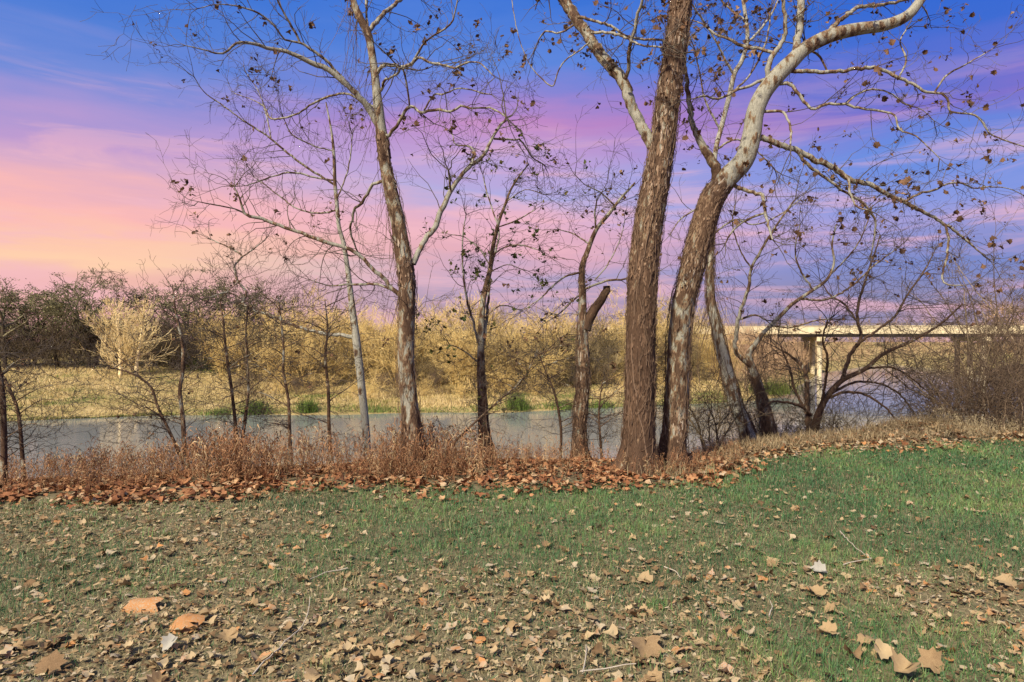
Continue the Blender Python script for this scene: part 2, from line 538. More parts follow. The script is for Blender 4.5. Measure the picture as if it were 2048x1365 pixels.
def solid_tube(name, pts, rad, bark, base, sides=24, amp=.06, ridge=.5, seed=0, cap=False, flare=0.):
    """a thick trunk or limb: close rings, uneven outline, bark relief"""
    n = len(pts)
    t = np.gradient(pts, axis=0); t /= np.linalg.norm(t, axis=1, keepdims=True) + 1e-9
    m = pts[-1] - pts[0]
    ref = np.zeros(3); ref[np.argmin(np.abs(m))] = 1
    u = np.cross(t, ref); u /= np.linalg.norm(u, axis=1, keepdims=True); w = np.cross(t, u)
    a = np.arange(sides) * 2 * math.pi / sides
    nrm = np.cos(a)[None, :, None] * u[:, None] + np.sin(a)[None, :, None] * w[:, None]
    arc = np.concatenate([[0], np.cumsum(np.linalg.norm(np.diff(pts, axis=0), axis=1))])
    r0 = rad[:, None] * np.ones((1, sides))
    cs = np.stack([np.cos(a)[None] + 0 * r0, np.sin(a)[None] + 0 * r0, arc[:, None] + 0 * r0], -1)
    lump = fbm(cs * np.array([1.1, 1.1, 1.6]) + seed * 3.1, 3) - .5
    rg = 1 - np.abs(2 * fbm(cs * np.array([4.5, 4.5, 2.6]) + seed * 7.7, 3) - 1) * 2
    rr = r0 * (1 + amp * 2 * lump) + np.minimum(.02, r0 * .12) * ridge * rg * np.asarray(bark)[:, None]
    if flare:
        hz = np.clip(pts[:, 2] - base[2], 0, None)[:, None]
        rr = rr + r0 * flare * np.exp(-hz / .22) * (.5 + .5 * np.cos(5 * a[None] + seed + 2 * vnoise(cs * 2.0))) ** 2
    V = (pts[:, None] + rr[:, :, None] * nrm).reshape(-1, 3)
    i, j = np.meshgrid(np.arange(n - 1), np.arange(sides), indexing='ij'); j2 = (j + 1) % sides
    Q = np.stack([i * sides + j, i * sides + j2, (i + 1) * sides + j2, (i + 1) * sides + j], -1).reshape(-1, 4)
    T = None
    if cap:
        V = np.vstack([V, pts[-1] - t[-1] * rad[-1] * .4])
        k = len(V) - 1; o = (n - 1) * sides
        T = np.array([[o + j, o + (j + 1) % sides, k] for j in range(sides)])
    bk = np.repeat(np.asarray(bark), sides)
    if cap: bk = np.append(bk, .9)
    return mesh_np(name, V - base, Q, T, {'bark': bk, 'tint': bk * 0 + .5})


def px_path(rows, y, drift=0.0, db=.35):
    """rows (px, py, width px, bark) -> rows (x, y, z, radius, bark)"""
    n = len(rows); out = []
    for k, r in enumerate(rows):
        yy = y + drift * (k / max(1, n - 1)) ** 1.2
        p = P(r[0], r[1], yy)
        out.append([*p, r[2] / 2 / F * yy, r[3] if len(r) > 3 else db])
    return out


# flat crumpled leaf shapes
def leaf_shape(seed, fine=True, curl=.35):
    r = random.Random(seed)
    half = [(-.05, -.42), (.16, -.48), (.42, -.34), (.36, -.16), (.57, .05), (.40, .11), (.37, .32), (.2, .30), (0, .55)] if fine else [(-.04, -.5), (.38, -.26), (.5, .1), (.2, .2), (0, .55)]
    out = half + [(-x, y) for x, y in reversed(half[:-1])][: len(half) - 1]
    out = [(x * r.uniform(.85, 1.12), y * r.uniform(.9, 1.1)) for x, y in out]
    fx, fy, tw = r.uniform(-curl, curl) * 1.6, r.uniform(-curl, curl) * 1.6, r.uniform(-curl, curl)
    ed = r.uniform(.2, 1.0) * curl

    def zz(x, y): return fx * x * x + fy * y * y + tw * x * y + ed * abs(x) * .5 + r.uniform(-.03, .03)
    n = len(out)
    v = [(x, y, zz(x, y)) for x, y in out] + [(x * .45, y * .45, zz(x * .45, y * .45) - .02) for x, y in out] + [(0, 0, 0)]
    f = []
    for k in range(n):
        k2 = (k + 1) % n
        f.append((k, k2, n + k2, n + k)); f.append((n + k, n + k2, 2 * n))
    if not fine:
        v = [(x, y, zz(x, y)) for x, y in out] + [(0, 0, -.03)]
        f = [(k, (k + 1) % n, n) for k in range(n)]
    return v, f


FINE = [leaf_shape(s) for s in range(9)]
ROUGH = [leaf_shape(s + 50, False, .5) for s in range(10)]
BIT = [([(-.5, -.2, 0), (.1, -.3, .12), (.5, .1, .02), (-.1, .32, .16)], [(0, 1, 2, 3)]), ([(-.5, 0, .1), (0, -.22, 0), (.5, .05, .14), (0, .2, .02)], [(0, 1, 2), (0, 2, 3)]),
       ([(-.5, -.05, 0), (.5, -.12, .1), (.3, .14, .22), (-.4, .1, .12)], [(0, 1, 2), (0, 2, 3)])]
CARD = [([(-.5, -.3, 0), (.5, -.25, .15), (.35, .4, .05), (-.4, .3, .2)], [(0, 1, 2), (0, 2, 3)]), ([(-.5, 0, 0), (.1, -.35, .1), (.5, .1, 0), (0, .35, .15)], [(0, 1, 2), (0, 2, 3)])]


def leaf_mesh(shape, name, tint, mat):
    v, f = shape
    return_me = mesh_np(name, np.array(v), np.array([x for x in f if len(x) == 4]), np.array([x for x in f if len(x) == 3]), {'tint': np.full(len(v), tint)}, True)
    return_me.materials.append(mat)
    return return_me


HANG_MESH = [leaf_mesh(leaf_shape(90 + s, True, .9), 'leaf', .25 + .08 * s, M_HANG) for s in range(8)]


def add_leaves(root, base, tips, n_parts, n_stuff, size, mat=None, stuff_shapes=None, cond=None, name='foliage'):
    mat = mat or M_HANG
    tips = [t for t in tips if cond is None or cond(t[0])]
    random.shuffle(tips)
    k = 0
    for p, d in tips[:n_parts]:
        s = size * random.uniform(.6, 1.35)
        o = bpy.data.objects.new('leaf', random.choice(HANG_MESH)); COL.objects.link(o)
        o.parent = root
        o.location = np.array(p) - base + np.array([0, 0, -.3 * s])
        o.rotation_euler = (random.uniform(.6, 2.4), random.uniform(-.7, .7), random.uniform(0, 6.28))
        o.scale = (s, s, s)
    rest = tips[n_parts:]
    if n_stuff and rest:
        hubs = random.sample(rest, min(len(rest), max(20, n_stuff // 3)))
        sel = [random.choice(hubs) for _ in range(n_stuff)]
        pos = np.array([t[0] for t in sel]) + RNG.normal(0, size * .4, (n_stuff, 3)) - np.array([0, 0, size * .4])
        sh = stuff_shapes or ROUGH
        s = size * RNG.uniform(.5, 1.1, n_stuff)
        me = scatter(name, sh, RNG.integers(0, len(sh), n_stuff), pos, rand_rot(n_stuff), np.stack([s, s * RNG.uniform(.6, 1, n_stuff), s], -1), RNG.uniform(0, 1, n_stuff), base)
        tag(link(name, me, mat, root), kind='stuff')


def flakes(path, n, base, root, lo=.55, tintlo=0., sz=(.018, .045)):
    """loose bark plates standing proud of a trunk"""
    path = np.asarray(path)
    wgt = np.clip(path[:, 4] - lo, 0, None) + 1e-6; wgt = wgt * path[:, 3]
    k = RNG.choice(len(path), n, p=wgt / wgt.sum())
    ok = (k > 0) & (k < len(path) - 1); k = k[ok]; n = len(k)
    t = path[k + 1, :3] - path[k - 1, :3]; t /= np.linalg.norm(t, axis=1, keepdims=True)
    a = RNG.uniform(0, 2 * math.pi, n)
    ref = np.tile([1., .13, .0], (n, 1))
    u = np.cross(t, ref); u /= np.linalg.norm(u, axis=1, keepdims=True); w = np.cross(t, u)
    nr = np.cos(a)[:, None] * u + np.sin(a)[:, None] * w
    tg = np.cross(t, nr)
    pos = path[k, :3] + nr * (path[k, 3] * 1.03 + .003)[:, None] + t * RNG.uniform(-.05, .05, n)[:, None]
    tl = RNG.normal(0, .16, n)
    R = np.stack([tg, t + nr * tl[:, None], nr], -1)
    ww = RNG.uniform(sz[0], sz[1], n) * .62; hh = ww * RNG.uniform(2.0, 6.0, n)
    palest = np.clip(1.75 - path[k, 4] * 1.25, .42, 1.0)
    tpl = [([(-.2, -.5, -.1), (.15, -.42, .22), (.5, -.15, -.1), (.3, .5, -.2), (-.1, .33, .12), (-.5, .2, -.2)], [(0, 1, 4, 5), (1, 2, 3, 4)]),
           ([(-.5, -.3, -.2), (.05, -.5, .2), (.35, -.3, -.1), (.5, .15, -.2), (.1, .5, .3), (-.3, .3, -.1)], [(0, 1, 4, 5), (1, 2, 3, 4)])]
    me = scatter('bark_flakes', tpl, RNG.integers(0, 2, n), pos, R, np.stack([ww, hh, np.full(n, .02)], -1), np.clip(RNG.uniform(.0, 1.0, n) * palest + tintlo, 0, 1), base)
    tag(link('bark_flakes', me, M_FLAKE, root), kind='stuff')


def climbers(path, n, base, root, z0=0., z1=1., rad=(.004, .011), hair=0):
    """vines that climb the trunk, each its own part, and their fine rootlets"""
    path = np.asarray(path); m = len(path)
    for q_ in range(n):
        a0 = random.uniform(0, 6.28); k0 = int(m * z0 * random.uniform(.8, 1.2)); k1 = int(m * z1 * random.uniform(.6, 1)); tw = random.uniform(-2.2, 2.2)
        ks = np.unique(np.linspace(k0, max(k0 + 8, k1), max(12, (k1 - k0) // 2)).astype(int).clip(0, m - 1))
        pts = []
        for e, k in enumerate(ks):
            f = e / len(ks)
            aa = a0 + tw * f + .5 * math.sin(f * 9 + q_)
            t = path[min(k + 1, m - 1), :3] - path[max(k - 1, 0), :3]; t = unit(t)
            u = unit(np.cross(t, [1, .13, 0])); w = np.cross(t, u)
            pts.append(path[k, :3] + (math.cos(aa) * u + math.sin(aa) * w) * (path[k, 3] * 1.04 + .008) + RNG.normal(0, .006, 3))
        tb = Tubes(); r = random.uniform(*rad)
        tb.add(pts, np.linspace(r, r * .5, len(pts)), 5, random.random())
        link('vine', tb.build('vine', base), M_VINE, root)
    if hair:
        tb = Tubes()
        for _ in range(hair):
            k = random.randint(int(m * z0), int(m * z1) - 1)
            t = unit(path[min(k + 1, m - 1), :3] - path[max(k - 1, 0), :3]); u = unit(np.cross(t, [1, .13, 0])); w = np.cross(t, u)
            aa = random.uniform(0, 6.28); da = random.gauss(0, .5); Lh = random.uniform(.1, .45)
            pts = []
            for e in range(6):
                f = e / 5; kk = min(m - 1, max(0, k))
                pts.append(path[kk, :3] + t * Lh * (f - .5) + (math.cos(aa + da * f) * u + math.sin(aa + da * f) * w) * (path[kk, 3] * 1.05 + .008 + random.uniform(0, .03)))
            tb.add(pts, np.linspace(.0035, .0015, 6), 3, random.random())
        tag(link('vine_rootlets', tb.build('vine_rootlets', base), M_VINE, root), kind='stuff')


def make_tree(name, label, cat, y, trunk, limbs, group=None, drift=.9, twigs=1.0, twig_len=(.5, 1.3), lvl=2, kids=3, mat=None, sides=26, step=.06,
              up=.02, zig=.22, start=.3, tw_tint=.5, trunk_twigs=0, seed=0, amp=.06, leaf=None, cap_trunk=False, trunk_drift=0., spacing=.16, db=.38):
    random.seed(100 + seed)
    mat = mat or M_BARK
    tp = smooth_path(px_path(trunk, y, trunk_drift), step)
    tp[:, 3] *= .87
    gz = float(ground_z(tp[0, 0], tp[0, 1]))
    foot = tp[0].copy()
    if foot[2] > gz - .1:      # run the trunk down into the soil, flaring
        ext = np.linspace(gz - .15, foot[2], max(2, int((foot[2] - gz + .15) / step)))[:-1]
        e = np.tile(foot, (len(ext), 1)); e[:, 2] = ext; e[:, 3] *= 1.0 + .12 * (foot[2] - ext) / .3
        tp = np.vstack([e, tp])
    tp[:, 3] *= 1 + .22 * np.exp(-np.clip(tp[:, 2] - gz, 0, None) / .16)
    base = np.array([foot[0], foot[1], gz])
    root = empty(name, base, label, cat, group)
    link('trunk', solid_tube('trunk', tp[:, :3], tp[:, 3], tp[:, 4], base, sides, amp, 1.0, seed, cap_trunk, .45 if sides > 12 else .15), mat, root)
    tb = Tubes(); tips = []
    rs = 0
    for rows in limbs:
        opts = {}
        if isinstance(rows, dict): opts = rows; rows = rows['p']
        dr = opts.get('drift', random.choice((-1, 1)) * drift * random.uniform(.3, 1) * min(1, len(rows) / 7))
        lp = smooth_path(px_path(rows, y + opts.get('off', 0), dr, db), step); lp[:, 3] *= .92
        # joints of the wood: small kinks
        w = np.maximum(lp[:, 3], .003)
        lp[1:-1, :3] += RNG.normal(0, 1, (len(lp) - 2, 3)) * np.minimum(.006, w[1:-1, None] * .25)
        sd = 12 if w.max() > .02 else 7
        link('limb', solid_tube('limb', lp[:, :3], w, lp[:, 4], base, sd, amp, .6, seed + rs, opts.get('cap', False)), mat, root)
        rs += 1
        if opts.get('bare'): continue
        arc = np.concatenate([[0], np.cumsum(np.linalg.norm(np.diff(lp[:, :3], axis=0), axis=1))])
        Lt = arc[-1]; s = Lt * opts.get('start', start)
        while s < Lt:
            k = min(len(lp) - 2, int(np.searchsorted(arc, s)))
            t = unit(lp[k + 1, :3] - lp[k, :3])
            sv = unit(np.cross(t, [random.gauss(0, 1), random.gauss(0, 1), random.gauss(0, 1)]))
            a = random.uniform(.6, 1.3)
            ln = random.uniform(*twig_len) * (1.1 - .45 * s / Lt)
            grow(tb, lp[k, :3], t * math.cos(a) + sv * math.sin(a), ln, min(w[k] * .5, .0035 + .006 * ln), lvl if ln > .45 else lvl - 1, tips, zig, up, kids, tint=tw_tint, rmin=.0019)
            s += random.uniform(.5, 1.5) * spacing / twigs
        t = unit(lp[-1, :3] - lp[-2, :3])
        for _ in range(3):
            grow(tb, lp[-1, :3], t + np.array([random.gauss(0, .4) for _ in range(3)]), random.uniform(*twig_len), w[-1] * .8, lvl, tips, zig, up, kids, tint=tw_tint, rmin=.0019)
    for _ in range(trunk_twigs):
        k = random.randint(len(tp) // 4, len(tp) - 2)
        a = random.uniform(0, 6.28); d = np.array([math.cos(a), math.sin(a), random.uniform(-.1, .8)])
        grow(tb, tp[k, :3] + unit(d) * tp[k, 3] * .8, d, random.uniform(*twig_len) * .9, .005, lvl, tips, zig, up, kids, tint=tw_tint, rmin=.0019)
    if tb.g:
        tag(link('twigs', tb.build('twigs', base), M_TWIG, root), kind='stuff')
    return root, base, tp, tips


def hanging(root, base, pts, n, ln=(.6, 2.2), name='hanging_vine'):
    """thin vines that hang from limbs"""
    tb = Tubes()
    for _ in range(n):
        p = np.array(pts[random.randrange(len(pts))][:3]); L_ = random.uniform(*ln)
        d = np.array([random.gauss(0, .25), random.gauss(0, .25), -1.]); q_ = [p]
        for e in range(9):
            d = unit(d + np.array([random.gauss(0, .16), random.gauss(0, .16), -.12])); q_.append(q_[-1] + d * L_ / 9)
        tb.add(q_, np.linspace(.004, .0013, 10), 3, random.random())
    tag(link(name, tb.build(name, base), M_VINE, root), kind='stuff')


# ------------------------------------------------------------------ the near trees
# A: mottled sycamore left of centre
A_trunk = [(829, 940, 54, .8), (825, 880, 46, .7), (818, 800, 39, .45), (812, 720, 37, .4), (813, 640, 37, .5), (814, 560, 36, .72), (806, 510, 35, .6), (797, 450, 33, .5), (786, 400, 31, .42), (777, 360, 28, .6), (770, 325, 27, .55), (766, 285, 28, .75), (761, 250, 24, .3), (755, 200, 21, .28), (750, 150, 18, .3), (741, 90, 17, .5), (735, 65, 18, .45), (717, 30, 17, .5), (706, 0, 14, .5), (696, -60, 12, .4)]
A_limbs = [
    [(764, 262, 16, .3), (740, 222, 14, .15), (720, 195, 13, .2), (697, 172, 12, .15), (659, 141, 12, .1), (623, 126, 11, .1), (586, 108, 9, .1), (549, 98, 8, .2), (520, 92, 7), (494, 85, 6), (472, 88, 5), (445, 108, 4), (414, 101, 3), (372, 92, 2)],
    [(720, 197, 7), (680, 150, 6), (659, 128, 6), (630, 105, 6), (600, 86, 5), (570, 80, 4), (555, 60, 4), (530, 35, 4), (505, 22, 4), (470, 12, 3), (430, 10, 2), (395, 18, 2)],
    [(600, 86, 5), (585, 55, 5), (560, 10, 4), (545, -30, 4)],
    [(746, 214, 6), (700, 190, 5), (670, 190, 5), (641, 200, 5), (619, 212, 4), (604, 223, 4), (582, 233, 4), (542, 238, 4), (530, 215, 3), (505, 200, 2), (470, 188, 2)],
    [(760, 272, 9), (777, 271, 8), (793, 253, 7), (804, 234, 7), (815, 216, 7), (830, 216, 6), (841, 226, 6), (856, 222, 6), (878, 220, 6), (903, 223, 5), (922, 212, 5), (944, 218, 4), (969, 216, 4), (990, 220, 4), (1013, 236, 3)],
    [(819, 212, 4), (817, 190, 4), (812, 157, 4), (806, 141, 4), (794, 132, 5)],
    [(753, 150, 8), (759, 139, 8), (772, 130, 8), (794, 132, 8), (801, 135, 7), (823, 128, 7), (837, 115, 6), (860, 125, 5), (885, 130, 5), (910, 137, 5), (930, 127, 4), (955, 125, 3), (972, 137, 3), (990, 155, 2)],
    [(823, 128, 5), (840, 100, 5), (850, 85, 4), (870, 70, 4), (900, 50, 4), (912, 20, 3), (918, -20, 3)],
    [(762, 182, 6), (770, 161, 6), (779, 157, 5), (797, 146, 5), (801, 135, 5)],
    [(848, 222, 4), (868, 190, 4), (885, 190, 4), (914, 178, 3), (936, 179, 3), (958, 185, 3), (984, 190, 2)],
    [(766, 362, 7), (746, 370, 7), (735, 388, 6), (724, 407, 6), (709, 417, 6), (705, 440, 5), (700, 454, 5), (706, 482, 4), (716, 505, 3)],
    [(735, 70, 10), (748, 50, 10), (766, 30, 9), (786, 12, 8), (815, -15, 8), (850, -50, 6)],
    [(738, 66, 6), (733, 30, 5), (733, -20, 5)],
    [(826, 528, 14, .3), (838, 505, 12, .15), (848, 480, 12, .15), (867, 461, 12, .2), (878, 432, 12, .15), (896, 395, 11, .15), (907, 373, 10, .15), (925, 348, 9, .2), (944, 330, 9), (962, 315, 8), (977, 293, 7), (988, 271, 6), (999, 253, 6), (1013, 236, 5)],
    [(902, 385, 5), (899, 360, 5), (897, 341, 4)],
    [(944, 330, 5), (949, 304, 4), (936, 293, 4), (911, 289, 3), (905, 270, 2)],
    [(988, 278, 5), (1028, 280, 4), (1042, 282, 4), (1065, 315, 3), (1085, 328, 3)],
    [(806, 598, 10), (779, 571, 9), (760, 549, 9), (737, 530, 8), (718, 510, 8), (680, 493, 8), (637, 480, 8), (593, 463, 7), (549, 447, 7), (513, 436, 7), (489, 427, 6), (480, 399, 4), (469, 375, 3)],
    [(489, 427, 4), (469, 418, 3), (429, 410, 3), (396, 404, 2)],
    [(805, 596, 6), (764, 571, 6), (703, 569, 5), (660, 572, 3), (620, 560, 2)]]
A = make_tree('sycamore_tree', 'mottled sycamore with one long limb arching right, standing left of the wide brown trunk', 'tree', 8.7, A_trunk, A_limbs, twig_len=(.4, .95), twigs=1.15, seed=1, trunk_twigs=16, drift=1.2)
flakes(A[2], 700, A[1], A[0], .5)
climbers(A[2], 4, A[1], A[0], .02, .6, (.003, .006), hair=220)
hanging(A[0], A[1], A[2][40:110], 70, (.5, 1.6))
add_leaves(A[0], A[1], A[3], 0, 500, .07, cond=lambda p: p[2] > 3.2)

# B: thin white tree behind it
B_trunk = [(736, 915, 17, .15), (730, 840, 18, .12), (722, 760, 18, .1), (714, 690, 18, .2), (705, 620, 15, .2), (698, 560, 12, .25), (688, 491, 10, .3), (678, 454, 9, .3), (674, 410, 9, .3), (670, 366, 8, .35), (668, 311, 7, .4), (663, 264, 5, .4), (652, 205, 3, .4)]
B_limbs = [
    [(669, 370, 5), (641, 352, 5), (597, 324, 5), (542, 278, 4), (505, 253, 4), (476, 234, 3), (440, 207, 3), (407, 183, 2), (388, 154, 2)],
    [(669, 361, 4), (637, 357, 4), (586, 346, 4), (549, 352, 3), (520, 363, 3), (491, 372, 2)],
    [(666, 302, 3), (630, 293, 3), (586, 271, 3), (571, 245, 2)],
    [(674, 421, 4), (641, 427, 4), (597, 419, 3), (564, 396, 3), (524, 366, 2), (509, 355, 2)],
    [(542, 276, 3), (535, 240, 3), (520, 190, 2), (495, 150, 2)],
    [(709, 676, 9, .1), (680, 670, 8, .15), (647, 667, 7, .15), (587, 651, 6), (533, 628, 6), (507, 621, 6), (486, 606, 6), (493, 585, 5), (475, 560, 4), (470, 530, 4), (484, 514, 4), (457, 495, 3), (423, 480, 2)],
    [(484, 514, 3), (505, 500, 3), (525, 485, 2)],
    [(486, 600, 3), (455, 585, 3), (420, 595, 2)],
    [(672, 400, 4), (690, 360, 3), (700, 320, 3), (705, 270, 2)]]
B = make_tree('young_sycamore', 'slender chalk-white sycamore leaning left, rising just left of the mottled sycamore', 'tree', 11.0, B_trunk, B_limbs, twig_len=(.4, 1.0), twigs=1.15, seed=2, mat=M_BARK_FAR, sides=14, trunk_twigs=18, tw_tint=.35)
add_leaves(B[0], B[1], B[3], 0, 160, .075)

# C: sapling with olive leaves
C_trunk = [(974, 915, 38, .9), (968, 860, 26, .8), (965, 800, 22, .6), (962, 740, 18, .55), (962, 680, 15, .35), (964, 630, 13, .5), (968, 590, 13, .5), (980, 540, 11, .4), (985, 500, 10, .4), (991, 470, 9, .45), (999, 440, 7, .5), (1013, 403, 6, .5), (1021, 381, 5, .5), (1039, 352, 4, .5), (1058, 328, 3, .5)]
C_limbs = [[(968, 690, 7), (975, 620, 6), (982, 540, 5), (998, 470, 4), (985, 420, 3), (972, 380, 3), (966, 350, 2)], [(960, 700, 6), (948, 650, 5), (934, 600, 5), (926, 540, 4), (925, 480, 3), (932, 430, 2)],
           [(985, 510, 4), (1010, 495, 3), (1040, 490, 3), (1075, 500, 2)], [(995, 455, 3), (1035, 440, 3), (1070, 420, 2)], [(985, 540, 3), (960, 500, 3), (930, 475, 2), (905, 470, 2)], [(1012, 405, 3), (1050, 380, 2), (1090, 390, 2)],
           [(965, 640, 3), (1000, 612, 3), (1040, 620, 2)], [(962, 730, 3), (925, 700, 3), (900, 690, 2)], [(978, 545, 3), (1015, 530, 2), (1045, 540, 2)]]
C = make_tree('leafy_sapling', 'slim sapling still holding small olive leaves, growing alone between two sycamores', 'sapling', 10.0, C_trunk, C_limbs, twig_len=(.35, .85), twigs=.9, seed=3, sides=14, trunk_twigs=30, tw_tint=.3)
add_leaves(C[0], C[1], C[3], 0, 520, .075, mat=M_GLEAF)
climbers(C[2], 2, C[1], C[0], .02, .5, hair=40)

# D: trunk with a broken limb
D_trunk = [(1162, 925, 40, .95), (1159, 880, 32, .75), (1162, 823, 30, .62), (1166, 766, 29, .6), (1166, 708, 27, .55), (1165, 651, 20, .5), (1165, 594, 17, .55), (1164, 537, 13, .55), (1175, 503, 11, .4), (1184, 478, 10, .35), (1196, 454, 9, .3), (1218, 428, 8, .25), (1240, 399, 6, .3), (1270, 366, 4, .4)]
D_limbs = [{'p': [(1170, 660, 24, 1.), (1178, 638, 22, .95), (1190, 618, 20, .95), (1205, 598, 18, .95), (1214, 580, 16, 1.), (1213, 572, 14, 1.)], 'bare': True, 'cap': True, 'drift': 0},
           [(1162, 545, 5), (1129, 554, 4), (1103, 575, 4), (1080, 598, 3), (1046, 621, 2)], [(1166, 580, 6), (1186, 571, 5), (1213, 562, 5), (1251, 558, 4)], [(1165, 585, 4), (1141, 606, 4), (1122, 625, 3), (1085, 650, 2)],
           [(1192, 462, 4), (1190, 430, 4), (1193, 405, 3)], [(1230, 412, 4), (1200, 385, 3), (1170, 370, 2), (1150, 350, 2)], [(1180, 490, 4), (1150, 470, 3), (1120, 460, 2)], [(1190, 560, 3), (1215, 530, 3), (1240, 480, 2), (1250, 440, 2)]]
D = make_tree('snapped_limb_tree', 'thin tree with a snapped brown limb stub pointing up right', 'tree', 9.8, D_trunk, D_limbs, twig_len=(.4, .95), twigs=.9, seed=4, sides=18, trunk_twigs=26, tw_tint=.35)
flakes(D[2], 700, D[1], D[0], .4); climbers(D[2], 4, D[1], D[0], .02, .55, hair=90)
add_leaves(D[0], D[1], D[3], 0, 260, .07)

# E: the widest trunk
E_trunk = [(1276, 950, 84, 1.05), (1277, 905, 70, 1.05), (1278, 860, 66, 1.05), (1280, 780, 62, 1.05), (1281, 680, 60, 1.02), (1284, 600, 61, .98), (1287, 540, 61, .88), (1293, 480, 60, .76), (1306, 400, 57, .74), (1323, 300, 54, .6), (1336, 200, 50, .62), (1349, 100, 46, .66), (1363, 0, 44, .8), (1374, -80, 40, .8)]
E_limbs = [[(1308, 300, 20, .7), (1295, 278, 23, .35), (1284, 256, 23, .25), (1262, 209, 23, .2), (1244, 161, 25, .4), (1204, 114, 25, .25), (1175, 70, 23, .45), (1145, 29, 23, .5), (1127, 0, 23, .5), (1095, -50, 20, .4)],
           [(1249, 160, 9, .4), (1257, 139, 8, .4), (1257, 110, 8, .5), (1266, 70, 8, .2), (1277, 26, 7, .1), (1288, -10, 6, .2)],
           [(1156, 35, 7), (1189, 42, 6), (1222, 53, 6), (1248, 70, 5), (1281, 79, 5), (1325, 80, 5)],
           [(1182, 66, 6), (1211, 66, 6), (1237, 70, 6), (1266, 84, 5), (1288, 92, 4), (1325, 95, 4)],
           [(1148, 50, 5), (1120, 66, 4), (1090, 64, 4), (1076, 84, 3)],
           {'p': [(1180, 84, 4), (1153, 106, 3), (1131, 121, 3), (1116, 143, 3), (1107, 172, 3), (1087, 161, 3), (1061, 132, 2), (1043, 92, 2), (1032, 51, 2), (1022, -10, 2)], 'bare': True}]
E = make_tree('sycamore_tree', 'broadest trunk, shaggy dark brown and leaning slightly right, beside the pale leaning sycamore', 'tree', 8.4, E_trunk, E_limbs, twig_len=(.4, .9), twigs=.8, seed=5, sides=34, step=.04, amp=.05)
flakes(E[2], 7500, E[1], E[0], .3, sz=(.018, .055)); climbers(E[2], 11, E[1], E[0], .03, .95, (.005, .014), hair=600)
add_leaves(E[0], E[1], E[3], 60, 200, .065)

